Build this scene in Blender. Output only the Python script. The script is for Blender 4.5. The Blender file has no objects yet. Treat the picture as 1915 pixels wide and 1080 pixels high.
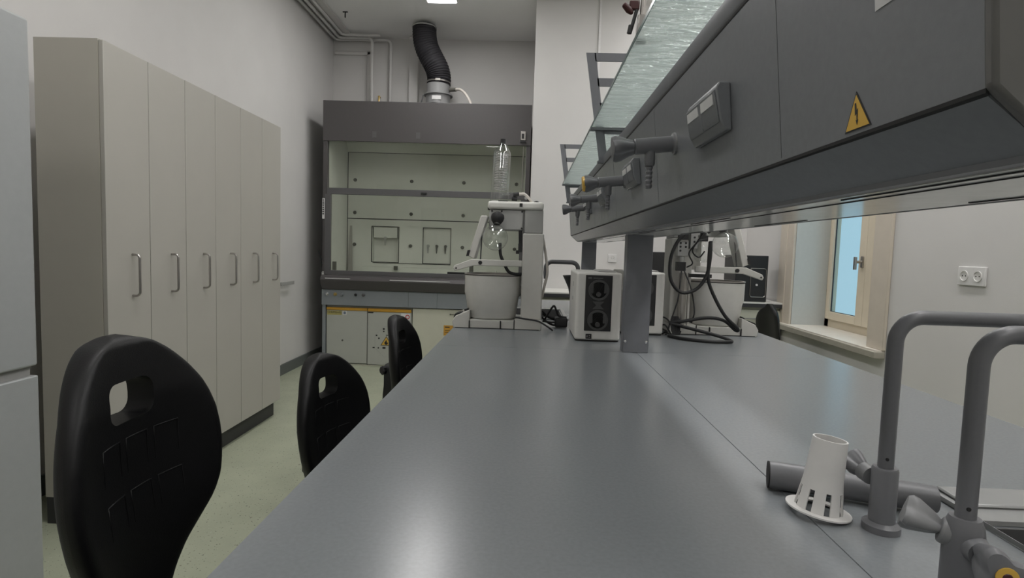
import bpy, bmesh, math, random
from mathutils import Vector, Matrix
from mathutils.bvhtree import BVHTree
random.seed(7)
PI = math.pi
scene = bpy.context.scene
COL = scene.collection

# ------------------------------------------------------------------ camera
cd = bpy.data.cameras.new('camera')
cd.sensor_width = 36.0
cd.lens = 36.0 * 1045.0 / 1915.0
cd.clip_start = 0.02
cam = bpy.data.objects.new('camera', cd)
COL.objects.link(cam)
rt = Vector((0.999036, 0.03096296, 0.03111854))
dn = Vector((0.0331951, -0.06898153, -0.99706551))
fw = Vector((-0.0287255, 0.99713732, -0.06994285))
m = Matrix.Identity(4)
for i in range(3):
    m[i][0] = rt[i]; m[i][1] = -dn[i]; m[i][2] = -fw[i]
m[2][3] = 1.27
cam.matrix_world = m
scene.camera = cam

# ------------------------------------------------------------------ world and exposure
w = bpy.data.worlds.new('sky')
scene.world = w
w.use_nodes = True
bg = w.node_tree.nodes['Background']
bg.inputs['Color'].default_value = (0.42, 0.62, 0.72, 1)
bg.inputs['Strength'].default_value = 1.15
scene.view_settings.view_transform = 'Standard'
scene.view_settings.look = 'None'
scene.view_settings.exposure = 0.0
scene.view_settings.gamma = 1.0
LIGHT = 22.0          # emission of the lit ceiling panels

# ------------------------------------------------------------------ materials
def mat(name, col, rough=0.5, metal=0.0, noise=0.04, scale=40.0, bump=0.0, spec=0.5, coat=0.0, bscale=None):
    mt = bpy.data.materials.new(name)
    mt.use_nodes = True
    nt = mt.node_tree
    b = nt.nodes['Principled BSDF']
    b.inputs['Roughness'].default_value = rough
    b.inputs['Metallic'].default_value = metal
    b.inputs['Specular IOR Level'].default_value = spec
    b.inputs['Coat Weight'].default_value = coat
    tc = nt.nodes.new('ShaderNodeTexCoord')
    n = nt.nodes.new('ShaderNodeTexNoise')
    n.inputs['Scale'].default_value = scale
    n.inputs['Detail'].default_value = 3
    nt.links.new(tc.outputs['Object'], n.inputs['Vector'])
    r = nt.nodes.new('ShaderNodeMapRange')
    r.inputs['From Min'].default_value = 0.3; r.inputs['From Max'].default_value = 0.7
    r.inputs['To Min'].default_value = 1 - noise; r.inputs['To Max'].default_value = 1 + noise
    nt.links.new(n.outputs['Fac'], r.inputs['Value'])
    mx = nt.nodes.new('ShaderNodeVectorMath'); mx.operation = 'SCALE'
    mx.inputs[0].default_value = col
    nt.links.new(r.outputs['Result'], mx.inputs['Scale'])
    nt.links.new(mx.outputs['Vector'], b.inputs['Base Color'])
    if bump:
        bn = nt.nodes.new('ShaderNodeTexNoise'); bn.inputs['Scale'].default_value = bscale or scale * 4
        bn.inputs['Detail'].default_value = 4
        nt.links.new(tc.outputs['Object'], bn.inputs['Vector'])
        bp = nt.nodes.new('ShaderNodeBump'); bp.inputs['Strength'].default_value = bump
        bp.inputs['Distance'].default_value = 0.002
        nt.links.new(bn.outputs['Fac'], bp.inputs['Height'])
        nt.links.new(bp.outputs['Normal'], b.inputs['Normal'])
    return mt

def glassmat(name, tint=(1, 1, 1), rough=0.02, extra=0.0, ior=1.45):
    mt = bpy.data.materials.new(name); mt.use_nodes = True
    nt = mt.node_tree; nt.nodes.clear()
    out = nt.nodes.new('ShaderNodeOutputMaterial')
    tr = nt.nodes.new('ShaderNodeBsdfTransparent'); tr.inputs['Color'].default_value = (*tint, 1)
    gl = nt.nodes.new('ShaderNodeBsdfGlossy'); gl.inputs['Roughness'].default_value = rough
    fr = nt.nodes.new('ShaderNodeFresnel'); fr.inputs['IOR'].default_value = ior
    ad = nt.nodes.new('ShaderNodeMath'); ad.operation = 'ADD'; ad.inputs[1].default_value = extra; ad.use_clamp = True
    mx = nt.nodes.new('ShaderNodeMixShader')
    # thin-walled glass: the same reflectance from both faces of the wall
    ge = nt.nodes.new('ShaderNodeNewGeometry')
    io = nt.nodes.new('ShaderNodeMapRange'); io.inputs['To Min'].default_value = ior; io.inputs['To Max'].default_value = 1.0 / ior
    nt.links.new(ge.outputs['Backfacing'], io.inputs['Value']); nt.links.new(io.outputs['Result'], fr.inputs['IOR'])
    nt.links.new(fr.outputs[0], ad.inputs[0]); nt.links.new(ad.outputs[0], mx.inputs[0])
    nt.links.new(tr.outputs[0], mx.inputs[1]); nt.links.new(gl.outputs[0], mx.inputs[2])
    nt.links.new(mx.outputs[0], out.inputs['Surface'])
    return mt

def ribglass(name):
    """wavy pale green shelf glass: refracting, slightly milky, rippled across its length"""
    mt = bpy.data.materials.new(name); mt.use_nodes = True
    nt = mt.node_tree; nt.nodes.clear()
    out = nt.nodes.new('ShaderNodeOutputMaterial')
    gs = nt.nodes.new('ShaderNodeBsdfGlass'); gs.inputs['Color'].default_value = (0.93, 0.965, 0.955, 1); gs.inputs['Roughness'].default_value = 0.10; gs.inputs['IOR'].default_value = 1.45
    tl = nt.nodes.new('ShaderNodeBsdfTranslucent'); tl.inputs['Color'].default_value = (0.60, 0.66, 0.645, 1)
    tr = nt.nodes.new('ShaderNodeBsdfTransparent'); tr.inputs['Color'].default_value = (0.88, 0.93, 0.915, 1)
    m1 = nt.nodes.new('ShaderNodeMixShader'); m1.inputs[0].default_value = 0.30
    m2 = nt.nodes.new('ShaderNodeMixShader'); m2.inputs[0].default_value = 0.20
    tc = nt.nodes.new('ShaderNodeTexCoord')
    mp = nt.nodes.new('ShaderNodeMapping'); mp.inputs['Scale'].default_value = (6, 24, 1)
    n = nt.nodes.new('ShaderNodeTexNoise'); n.inputs['Scale'].default_value = 1.3; n.inputs['Detail'].default_value = 4; n.inputs['Distortion'].default_value = 0.6
    bp = nt.nodes.new('ShaderNodeBump'); bp.inputs['Strength'].default_value = 1.0; bp.inputs['Distance'].default_value = 0.035
    nt.links.new(tc.outputs['Object'], mp.inputs['Vector']); nt.links.new(mp.outputs['Vector'], n.inputs['Vector'])
    nt.links.new(n.outputs['Fac'], bp.inputs['Height'])
    for q in (gs, tl): nt.links.new(bp.outputs['Normal'], q.inputs['Normal'])
    nt.links.new(gs.outputs[0], m1.inputs[1]); nt.links.new(tl.outputs[0], m1.inputs[2])
    nt.links.new(m1.outputs[0], m2.inputs[1]); nt.links.new(tr.outputs[0], m2.inputs[2])
    nt.links.new(m2.outputs[0], out.inputs['Surface'])
    return mt

def emit(name, col, s):
    mt = bpy.data.materials.new(name); mt.use_nodes = True
    nt = mt.node_tree; b = nt.nodes['Principled BSDF']
    b.inputs['Base Color'].default_value = (0.8, 0.8, 0.8, 1)
    b.inputs['Emission Color'].default_value = (*col, 1)
    b.inputs['Emission Strength'].default_value = s
    return mt

def floormat():
    mt = mat('vinyl_floor', (0.385, 0.41, 0.305), rough=0.42, noise=0.06, scale=6)
    nt = mt.node_tree; b = nt.nodes['Principled BSDF']
    tc = [n for n in nt.nodes if n.type == 'TEX_COORD'][0]
    src = b.inputs['Base Color'].links[0].from_socket
    last = src
    for sc_, th, c in ((95, 0.70, (0.10, 0.11, 0.085, 1)), (70, 0.70, (0.42, 0.46, 0.36, 1)), (55, 0.73, (0.20, 0.19, 0.14, 1))):
        v = nt.nodes.new('ShaderNodeTexNoise'); v.inputs['Scale'].default_value = sc_; v.inputs['Detail'].default_value = 1
        nt.links.new(tc.outputs['Object'], v.inputs['Vector'])
        g = nt.nodes.new('ShaderNodeMath'); g.operation = 'GREATER_THAN'; g.inputs[1].default_value = th
        nt.links.new(v.outputs['Fac'], g.inputs[0])
        mx = nt.nodes.new('ShaderNodeMix'); mx.data_type = 'RGBA'
        nt.links.new(g.outputs[0], mx.inputs[0]); nt.links.new(last, mx.inputs[6]); mx.inputs[7].default_value = c
        last = mx.outputs[2]
    nt.links.new(last, b.inputs['Base Color'])
    return mt

M = dict(
    wall=mat('wall_paint', (0.60, 0.588, 0.572), 0.9, noise=0.02, scale=3, bump=0.15, bscale=250),
    ceil=mat('ceiling_paint', (0.84, 0.835, 0.82), 0.95, noise=0.02, scale=2),
    floor=floormat(),
    base=mat('dark_baseboard', (0.12, 0.13, 0.125), 0.5),
    cab=mat('cream_laminate', (0.425, 0.41, 0.37), 0.42, noise=0.015, scale=5),
    cabside=mat('cream_side_laminate', (0.45, 0.43, 0.375), 0.5, noise=0.02, scale=5),
    cabedge=mat('door_edge_banding', (0.20, 0.17, 0.13), 0.6),
    plinth=mat('dark_plinth', (0.03, 0.03, 0.033), 0.5),
    steel=mat('brushed_steel', (0.42, 0.40, 0.38), 0.3, 1.0),
    chrome=mat('chrome', (0.75, 0.75, 0.75), 0.12, 1.0),
    fridge=mat('fridge_enamel', (0.36, 0.375, 0.375), 0.38, noise=0.02, bump=0.1, bscale=300),
    bench=mat('bench_laminate', (0.198, 0.213, 0.222), 0.25, noise=0.05, scale=160, spec=0.55),
    benchdark=mat('bench_joint', (0.09, 0.094, 0.097), 0.5),
    panel=mat('grey_powder_coat', (0.160, 0.168, 0.177), 0.27, noise=0.03, scale=120, bump=0.05, bscale=500),
    panelend=mat('panel_end_shade', (0.10, 0.098, 0.092), 0.5),  # darker than the housing: shade on the end face put into the colour
    under=mat('panel_underside_cover', (0.62, 0.62, 0.60), 0.14, spec=0.6),
    post=mat('post_powder_coat', (0.15, 0.155, 0.168), 0.4),
    groove=mat('shadow_gap', (0.012, 0.012, 0.012), 0.8),
    tap=mat('grey_tap_coating', (0.14, 0.142, 0.15), 0.38, noise=0.02, scale=200),
    taplight=mat('light_grey_tap_coating', (0.19, 0.193, 0.197), 0.45, noise=0.02, scale=200),
    sink=mat('grey_ceramic_sink', (0.30, 0.305, 0.30), 0.3),
    basin=mat('dark_ceramic_basin', (0.10, 0.10, 0.10), 0.4),
    black=mat('black_polyurethane', (0.0045, 0.0045, 0.005), 0.45, noise=0.1, scale=60, bump=0.2, bscale=400, spec=0.28),
    bplastic=mat('black_plastic', (0.014, 0.014, 0.015), 0.4),
    rubber=mat('black_rubber', (0.012, 0.012, 0.013), 0.6),
    white=mat('white_plastic', (0.66, 0.65, 0.63), 0.45, noise=0.02),
    ivory=mat('ivory_housing', (0.56, 0.55, 0.515), 0.42, noise=0.02),
    ivory2=mat('ivory_light_housing', (0.64, 0.63, 0.595), 0.4, noise=0.02),
    greyh=mat('warm_grey_housing', (0.36, 0.36, 0.345), 0.45, noise=0.02),
    hoodd=mat('hood_dark_grey', (0.075, 0.069, 0.070), 0.36, noise=0.03, scale=60),
    hoodm=mat('hood_mid_grey', (0.10, 0.098, 0.10), 0.35, noise=0.03, scale=60),
    hoodb=mat('hood_blue_grey', (0.23, 0.25, 0.265), 0.45, noise=0.02),
    hoodin=mat('hood_lining', (0.66, 0.66, 0.615), 0.45, noise=0.02, scale=8),
    knob=mat('dark_knob', (0.09, 0.088, 0.075), 0.45),
    yellow=mat('yellow_trim', (0.52, 0.28, 0.03), 0.5),
    orange=mat('orange_sticker', (0.50, 0.27, 0.04), 0.6),
    signy=mat('warning_yellow', (0.62, 0.38, 0.06), 0.5),
    labely=mat('yellow_label', (0.40, 0.35, 0.12), 0.6),
    label=mat('pale_label', (0.52, 0.52, 0.51), 0.6),
    labelw=mat('white_label', (0.66, 0.65, 0.64), 0.6),
    ink=mat('dark_ink', (0.02, 0.02, 0.02), 0.7),
    blueink=mat('blue_grey_ink', (0.15, 0.19, 0.24), 0.7),
    redink=mat('red_ink', (0.5, 0.08, 0.09), 0.7),
    safecab=mat('safety_cabinet_grey', (0.42, 0.43, 0.39), 0.5, noise=0.02, scale=8),
    creamcab=mat('under_cabinet_cream', (0.56, 0.56, 0.46), 0.5, noise=0.02, scale=8),
    duct=mat('black_duct_hose', (0.010, 0.009, 0.012), 0.75),
    collar=mat('grey_plastic_collar', (0.24, 0.24, 0.24), 0.45),
    hose=mat('translucent_hose', (0.62, 0.58, 0.53), 0.4),
    winframe=mat('cream_window_frame', (0.66, 0.58, 0.45), 0.45, noise=0.03, scale=10),
    trimc=mat('cream_trim', (0.58, 0.52, 0.44), 0.5, noise=0.03, scale=12),
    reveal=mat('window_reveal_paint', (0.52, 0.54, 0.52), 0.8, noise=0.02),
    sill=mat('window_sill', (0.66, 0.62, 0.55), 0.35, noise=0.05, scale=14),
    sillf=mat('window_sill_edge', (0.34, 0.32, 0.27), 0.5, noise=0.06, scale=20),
    gasket=mat('dark_gasket', (0.02, 0.03, 0.045), 0.4),
    brass=mat('brass', (0.62, 0.45, 0.18), 0.3, 1.0),
    red=mat('dark_red_grip', (0.05, 0.008, 0.008), 0.4),
    glass=glassmat('clear_glass', (0.97, 0.98, 0.97), 0.03, 0.09),
    sash=glassmat('sash_glass', (0.96, 0.975, 0.95), 0.02, 0.0),
    pane=glassmat('window_pane', (0.88, 0.94, 0.96), 0.02, 0.0),
    smoke=glassmat('smoked_window', (0.35, 0.35, 0.35), 0.05, 0.0),
    coil=glassmat('frosty_coil_glass', (0.9, 0.9, 0.9), 0.12, 0.32),
    shelf=ribglass('ribbed_shelf_glass'),
    shelfedge=mat('green_glass_edge', (0.10, 0.17, 0.16), 0.2),
    led=emit('led_diffuser', (1.0, 0.985, 0.975), LIGHT),
    pump=mat('pump_head_grey', (0.06, 0.06, 0.06), 0.4),
)

# ------------------------------------------------------------------ mesh helpers
def V(*a): return Vector(a)
def frame(z):
    z = Vector(z).normalized()
    a = Vector((0, 0, 1)) if abs(z.z) < 0.9 else Vector((1, 0, 0))
    x = a.cross(z).normalized(); y = z.cross(x)
    return x, y, z

class MB:
    def __init__(s): s.b = bmesh.new()
    def box(s, x0, x1, y0, y1, z0, z1, mtx=None):
        vs = [s.b.verts.new((x, y, z)) for z in (z0, z1) for y in (y0, y1) for x in (x0, x1)]
        if mtx:
            for v in vs: v.co = mtx @ v.co
        for f in ((0, 2, 3, 1), (4, 5, 7, 6), (0, 1, 5, 4), (2, 6, 7, 3), (0, 4, 6, 2), (1, 3, 7, 5)):
            s.b.faces.new([vs[i] for i in f])
        return s
    def prism(s, pts, d, mtx=None, caps=True):
        d = Vector(d)
        a = [s.b.verts.new(Vector(p)) for p in pts]
        c = [s.b.verts.new(Vector(p) + d) for p in pts]
        if mtx:
            for v in a + c: v.co = mtx @ v.co
        n = len(pts)
        fs = [s.b.faces.new((a[i], a[(i + 1) % n], c[(i + 1) % n], c[i])) for i in range(n)]
        if caps: s.b.faces.new(a[::-1]); s.b.faces.new(c)
        return s
    def lathe(s, prof, o=(0, 0, 0), axis=(0, 0, 1), n=24, lobes=0, lobe=0.0, capa=True, capb=True):
        o = Vector(o); x, y, z = frame(axis)
        rings = []
        for r, h in prof:
            ring = []
            for i in range(n):
                t = 2 * PI * i / n
                rr = r * (1 + lobe * math.cos(lobes * t)) if lobes else r
                ring.append(s.b.verts.new(o + x * rr * math.cos(t) + y * rr * math.sin(t) + z * h))
            rings.append(ring)
        for p, q in zip(rings, rings[1:]):
            for i in range(n): s.b.faces.new((p[i], p[(i + 1) % n], q[(i + 1) % n], q[i]))
        if capa and prof[0][0] > 1e-5: s.b.faces.new(rings[0][::-1])
        if capb and prof[-1][0] > 1e-5: s.b.faces.new(rings[-1])
        return s
    def cyl(s, p, q, r, r2=None, n=20):
        p = Vector(p); q = Vector(q)
        return s.lathe([(r, 0), (r if r2 is None else r2, (q - p).length)], p, q - p, n)
    def sph(s, c, r, n=24, sz=1.0):
        k = n // 2
        return s.lathe([(max(1e-4, r * math.sin(PI * i / k)), -r * sz * math.cos(PI * i / k)) for i in range(k + 1)], c, (0, 0, 1), n)
    def tube(s, pts, r, n=10, closed=False):
        pts = [Vector(p) for p in pts]
        m = len(pts)
        rs = r if isinstance(r, (list, tuple)) else [r] * m
        prev = None; rings = []
        for i in range(m):
            a = pts[i - 1] if i > 0 else (pts[-1] if closed else pts[0])
            b = pts[i + 1] if i < m - 1 else (pts[0] if closed else pts[-1])
            t = (b - a).normalized()
            if prev is None: x, y, _ = frame(t)
            else:
                x = (prev - t * prev.dot(t)).normalized(); y = t.cross(x)
            prev = x
            rings.append([s.b.verts.new(pts[i] + x * rs[i] * math.cos(2 * PI * k / n) + y * rs[i] * math.sin(2 * PI * k / n)) for k in range(n)])
        rr = list(zip(rings, rings[1:])) + ([(rings[-1], rings[0])] if closed else [])
        for p, q in rr:
            for k in range(n): s.b.faces.new((p[k], p[(k + 1) % n], q[(k + 1) % n], q[k]))
        if not closed: s.b.faces.new(rings[0][::-1]); s.b.faces.new(rings[-1])
        return s
    def rbox(s, x0, x1, y0, y1, z0, z1, r, axis='y', seg=5):
        """box rounded on the four edges along an axis"""
        if axis == 'y': a0, a1, b0, b1 = x0, x1, z0, z1
        elif axis == 'z': a0, a1, b0, b1 = x0, x1, y0, y1
        else: a0, a1, b0, b1 = y0, y1, z0, z1
        P = []
        for cx, cy, st in ((a1 - r, b1 - r, 0), (a0 + r, b1 - r, 90), (a0 + r, b0 + r, 180), (a1 - r, b0 + r, 270)):
            for k in range(seg + 1):
                t = math.radians(st + 90 * k / seg); P.append((cx + r * math.cos(t), cy + r * math.sin(t)))
        if axis == 'y': return s.prism([(a, y0, b) for a, b in P], (0, y1 - y0, 0))
        if axis == 'z': return s.prism([(a, b, z0) for a, b in P], (0, 0, z1 - z0))
        return s.prism([(x0, a, b) for a, b in P], (x1 - x0, 0, 0))
    def plate(s, xs, ys, z0, z1, holes):
        """slab with rectangular holes, cell grid with shared vertices"""
        vc = {}
        def vv(x, y, z):
            k = (round(x, 5), round(y, 5), z)
            if k not in vc: vc[k] = s.b.verts.new((x, y, z))
            return vc[k]
        solid = {}
        for i in range(len(xs) - 1):
            for j in range(len(ys) - 1):
                cx = (xs[i] + xs[i + 1]) / 2; cy = (ys[j] + ys[j + 1]) / 2
                solid[i, j] = not any(h[0] < cx < h[1] and h[2] < cy < h[3] for h in holes)
        for (i, j), on in solid.items():
            if not on: continue
            x0, x1, y0, y1 = xs[i], xs[i + 1], ys[j], ys[j + 1]
            s.b.faces.new([vv(x0, y0, z1), vv(x1, y0, z1), vv(x1, y1, z1), vv(x0, y1, z1)])
            s.b.faces.new([vv(x0, y1, z0), vv(x1, y1, z0), vv(x1, y0, z0), vv(x0, y0, z0)])
            for (di, dj), (p, q) in {(-1, 0): ((x0, y1), (x0, y0)), (1, 0): ((x1, y0), (x1, y1)), (0, -1): ((x0, y0), (x1, y0)), (0, 1): ((x1, y1), (x0, y1))}.items():
                if not solid.get((i + di, j + dj), False):
                    s.b.faces.new([vv(*p, z0), vv(*q, z0), vv(*q, z1), vv(*p, z1)])
        return s

OFF = {}
def setp(o, label=None, cat=None, group=None, kind=None):
    if label: o['label'] = label
    if cat: o['category'] = cat
    if group: o['group'] = group
    if kind: o['kind'] = kind
    return o

def build(name, mb, material, parent=None, bevel=0.0, label=None, smooth=35, seg=2, keep=False):
    me = bpy.data.meshes.new(name)
    bmesh.ops.recalc_face_normals(mb.b, faces=mb.b.faces)
    mb.b.to_mesh(me); mb.b.free()
    me.materials.append(material)
    for p in me.polygons: p.use_smooth = True
    me.set_sharp_from_angle(angle=math.radians(smooth))
    o = bpy.data.objects.new(name, me); COL.objects.link(o)
    if parent is not None:
        off = OFF[parent.name]
        me.transform(Matrix.Translation(-off))
        o.parent = parent; OFF[o.name] = off
    elif not keep:
        xs = [v.co for v in me.vertices]
        c = Vector(((min(v.x for v in xs) + max(v.x for v in xs)) / 2, (min(v.y for v in xs) + max(v.y for v in xs)) / 2, min(v.z for v in xs)))
        me.transform(Matrix.Translation(-c)); o.location = c; OFF[o.name] = c
    else: OFF[o.name] = Vector((0, 0, 0))
    if bevel:
        bv = o.modifiers.new('bevel', 'BEVEL'); bv.width = bevel; bv.segments = seg; bv.limit_method = 'ANGLE'; bv.angle_limit = math.radians(40)
        bv.harden_normals = False
    if label: o['label'] = label
    return o

def thing(name, loc, label, cat, group=None):
    o = bpy.data.objects.new(name, None); COL.objects.link(o)
    o.empty_display_size = 0.05
    o.location = loc; OFF[o.name] = Vector(loc)
    return setp(o, label, cat, group)

def copy_tree(o, parent=None):
    c = o.copy(); COL.objects.link(c)
    if parent is not None: c.parent = parent
    for ch in list(o.children): copy_tree(ch, c)
    return c

def struct(name, mb, material, bevel=0.0):
    return setp(build(name, mb, material, bevel=bevel, keep=True), kind='structure')

def smooth_path(pts, k=8):
    P = [Vector(p) for p in pts]; P = [P[0] * 2 - P[1]] + P + [P[-1] * 2 - P[-2]]
    out = []
    for i in range(1, len(P) - 2):
        for j in range(k):
            t = j / k
            out.append(0.5 * ((2 * P[i]) + (P[i + 1] - P[i - 1]) * t + (2 * P[i - 1] - 5 * P[i] + 4 * P[i + 1] - P[i + 2]) * t * t + (3 * P[i] - P[i - 1] - 3 * P[i + 1] + P[i + 2]) * t ** 3))
    out.append(P[-2]); return out

def bend_path(pts, r, k=8):
    """polyline with rounded corners"""
    P = [Vector(p) for p in pts]; out = [P[0]]
    for i in range(1, len(P) - 1):
        a = (P[i - 1] - P[i]).normalized(); b = (P[i + 1] - P[i]).normalized()
        half = a.angle(b) / 2; d = r / math.tan(half)
        d = min(d, (P[i - 1] - P[i]).length * 0.9, (P[i + 1] - P[i]).length * 0.9); rr = d * math.tan(half)
        c = P[i] + (a + b).normalized() * (rr / math.sin(half))
        s0 = P[i] + a * d - c; s1 = P[i] + b * d - c
        ang = s0.angle(s1); ax = s0.cross(s1).normalized()
        for j in range(k + 1): out.append(c + Matrix.Rotation(ang * j / k, 3, ax) @ s0)
    out.append(P[-1]); return out

def text_mb(s, size, origin, xdir, ydir, depth=0.0006):
    """flat lettering laid on a surface: origin = lower left, xdir and ydir = writing plane"""
    cu = bpy.data.curves.new('t', 'FONT'); cu.body = s; cu.size = size; cu.extrude = depth; cu.resolution_u = 2
    to = bpy.data.objects.new('t', cu); COL.objects.link(to)
    dg = bpy.context.evaluated_depsgraph_get()
    me = bpy.data.meshes.new_from_object(to.evaluated_get(dg))
    x = Vector(xdir).normalized(); y = Vector(ydir).normalized(); z = x.cross(y)
    mt = Matrix.Identity(4)
    for i in range(3): mt[i][0] = x[i]; mt[i][1] = y[i]; mt[i][2] = z[i]; mt[i][3] = origin[i]
    me.transform(mt)
    mb = MB(); mb.b.from_mesh(me)
    bpy.data.objects.remove(to); bpy.data.meshes.remove(me)
    return mb

# ================================================================== SETTING
ZC = 3.66
struct('floor', MB().box(-2.5, 2.6, -2.6, 6.75, -0.1, 0), M['floor'])
struct('ceiling', MB().box(-2.5, 2.6, -2.6, 6.75, ZC, ZC + 0.1), M['ceil'])
struct('wall_left', MB().box(-2.5, -2.35, -2.6, 6.75, 0, ZC), M['wall'])
struct('wall_back', MB().box(-2.35, 0.0, 6.6, 6.75, 0, ZC), M['wall'])
struct('wall_back_pier', MB().box(-0.008, 2.1, 5.5, 6.75, 0, ZC), M['wall'])
struct('wall_front', MB().box(-2.35, 2.1, -2.6, -2.5, 0, ZC), M['wall'])
# right wall with the window opening
WY0, WY1, WZ0, WZ1 = 3.44, 4.49, 0.745, 2.35
b = MB()
b.box(2.1, 2.412, -2.6, WY0, 0, ZC).box(2.1, 2.412, WY1, 6.75, 0, ZC).box(2.1, 2.412, WY0, WY1, 0, WZ0 - 0.04).box(2.1, 2.412, WY0, WY1, WZ1, ZC)
struct('wall_right', b, M['wall'])
struct('baseboard_left', MB().box(-2.349, -2.335, -2.5, 6.6, 0, 0.10), M['base'])
struct('baseboard_back', MB().box(-2.335, -0.01, 6.585, 6.599, 0, 0.10), M['base'])
struct('baseboard_right', MB().box(2.086, 2.099, -2.5, 5.5, 0, 0.10), M['base'])

# window: sill, reveal, architrave, frame, panes
win = thing('window_1', (2.25, 3.96, WZ0), None, None); setp(win, kind='structure')
b = MB().box(2.05, 2.40, 3.31, 4.70, WZ0 - 0.005, WZ0 + 0.003)
build('window_sill', b, M['sill'], win)
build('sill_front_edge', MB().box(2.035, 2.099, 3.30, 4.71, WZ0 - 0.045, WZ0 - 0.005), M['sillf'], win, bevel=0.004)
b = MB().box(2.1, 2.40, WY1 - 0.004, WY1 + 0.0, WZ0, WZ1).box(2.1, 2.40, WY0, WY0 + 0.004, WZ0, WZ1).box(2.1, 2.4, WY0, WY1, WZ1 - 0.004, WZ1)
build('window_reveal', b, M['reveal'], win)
b = MB().box(2.08, 2.10, WY1, 4.71, WZ0 + 0.003, WZ1 + 0.17).box(2.08, 2.10, 3.30, WY0 + 0.02, WZ0 + 0.003, WZ1 + 0.17).box(2.08, 2.10, 3.30, 4.71, WZ1, WZ1 + 0.17)
b.box(2.074, 2.10, WY1 + 0.10, 4.71, WZ0 + 0.003, WZ1 + 0.17)
build('window_trim', b, M['trimc'], win, bevel=0.004)
fx0, fx1 = 2.36, 2.41
b = MB().box(fx0, fx1, WY1 - 0.06, WY1, WZ0, WZ1).box(fx0, fx1, WY0, WY0 + 0.06, WZ0, WZ1).box(fx0, fx1, WY0, WY1, WZ0, WZ0 + 0.07).box(fx0, fx1, WY0, WY1, WZ1 - 0.06, WZ1)
build('window_frame', b, M['winframe'], win, bevel=0.003)
yj = 3.955
for (a, c) in ((yj, WY1 - 0.055), (WY0 + 0.055, yj)):
    sf = MB(); s0, s1 = 2.335, 2.385
    st = 0.085
    zb, zt = WZ0 + 0.065, WZ1 - 0.055
    # rails and stiles: hinge side narrow, meeting side wide
    left = a + (0.085 if a == yj else 0.045); right = c - (0.045 if a == yj else 0.075)
    sf.box(s0, s1, a, left, zb, zt).box(s0, s1, right, c, zb, zt).box(s0, s1, left, right, zb, zb + 0.06).box(s0, s1, left, right, zt - 0.06, zt)
    so = build('casement_frame', sf, M['winframe'], win, bevel=0.003)
    g = MB(); t = 0.012
    g.box(2.350, 2.3575, right - 0.005, right, zb + 0.06, zt - 0.06).box(2.345, 2.3575, left, left + 0.006, zb + 0.06, zt - 0.06).box(2.350, 2.3575, left, right, zb + 0.06, zb + 0.064)
    build('gasket', g, M['gasket'], so)
    build('window_pane', MB().box(2.358, 2.364, left, right, zb + 0.06, zt - 0.06), M['pane'], so)
b = MB().rbox(2.325, 2.336, yj + 0.022, yj + 0.048, 1.22, 1.30, 0.008, 'x')
b.cyl((2.33, yj + 0.035, 1.26), (2.285, yj + 0.035, 1.26), 0.010)
b.rbox(2.275, 2.29, yj + 0.026, yj + 0.044, 1.205, 1.295, 0.006, 'x')
build('window_handle', b, M['steel'], win)

# left door lever and door leaf (flush white leaf, lever just past the cabinets)
dr = thing('door_1', (-2.34, 4.75, 0.10), None, None); setp(dr, kind='structure')
build('door_leaf', MB().box(-2.3495, -2.341, 4.3, 5.22, 0.101, 2.1), M['wall'], dr)
b = MB().cyl((-2.341, 5.13, 0.885), (-2.30, 5.13, 0.885), 0.011)
b.box(-2.305, -2.290, 5.12, 5.40, 0.868, 0.902)
b.box(-2.345, -2.338, 5.105, 5.155, 0.80, 0.93)
build('door_handle', b, M['greyh'], dr, bevel=0.003)
build('keyhole', MB().cyl((-2.342, 5.14, 0.945), (-2.332, 5.14, 0.945), 0.014), M['bplastic'], dr)

# ceiling pipes and wall pipes (white painted)
def pipe(label, pts, r, name='ceiling_pipe', group=None, cat='pipe'):
    o = build(name, MB().tube(bend_path(pts, 0.05), r, 12), M['wall'])
    return setp(o, label, cat, group)
pipe('outermost white pipe along the left edge of the ceiling, next to the wall', [(-2.30, -2.45, 3.615), (-2.30, 6.53, 3.615), (-1.66, 6.53, 3.615), (-1.66, 6.53, 2.2)], 0.017, group='painted pipes')
pipe('middle white pipe of the three along the left edge of the ceiling', [(-2.24, -2.45, 3.615), (-2.24, 6.47, 3.615), (-1.86, 6.47, 3.615), (-1.86, 6.50, 2.2)], 0.017, group='painted pipes')
pipe('innermost white pipe of the three along the ceiling, farthest from the left wall', [(-2.18, -2.45, 3.62), (-2.18, 6.40, 3.62), (-1.75, 6.40, 3.62)], 0.015, group='painted pipes')
b = MB().box(-2.33, -1.91, 6.575, 6.597, 3.46, 3.50).box(-1.95, -1.91, 6.575, 6.597, 1.0, 3.50)
struct('trim_1', b, M['wall'], bevel=0.006)
struct('trim_2', MB().box(-2.35, -2.10, -2.45, 6.6, 3.635, 3.66), M['wall'])
o = build('wall_boxing', MB().box(-1.44, -1.34, 6.50, 6.598, 2.0, ZC - 0.005), M['wall']); setp(o, 'white boxed-in pipe shaft on the back wall beside the black duct', 'pipe boxing')
o = build('cable_conduit', MB().box(0.592, 0.612, 5.485, 5.499, 1.6, ZC - 0.01), M['labelw']); setp(o, 'thin white vertical cable conduit on the pale wall behind the shelf brackets', 'cable conduit')
b = MB().cyl((-1.975, 5.88, ZC), (-1.975, 5.88, ZC - 0.06), 0.006).cyl((-2.0, 5.88, ZC - 0.004), (-1.95, 5.88, ZC - 0.004), 0.006)
o = build('ceiling_hook', b, M['rubber']); setp(o, 'small dark metal hook sticking out of the ceiling', 'hook')
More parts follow.
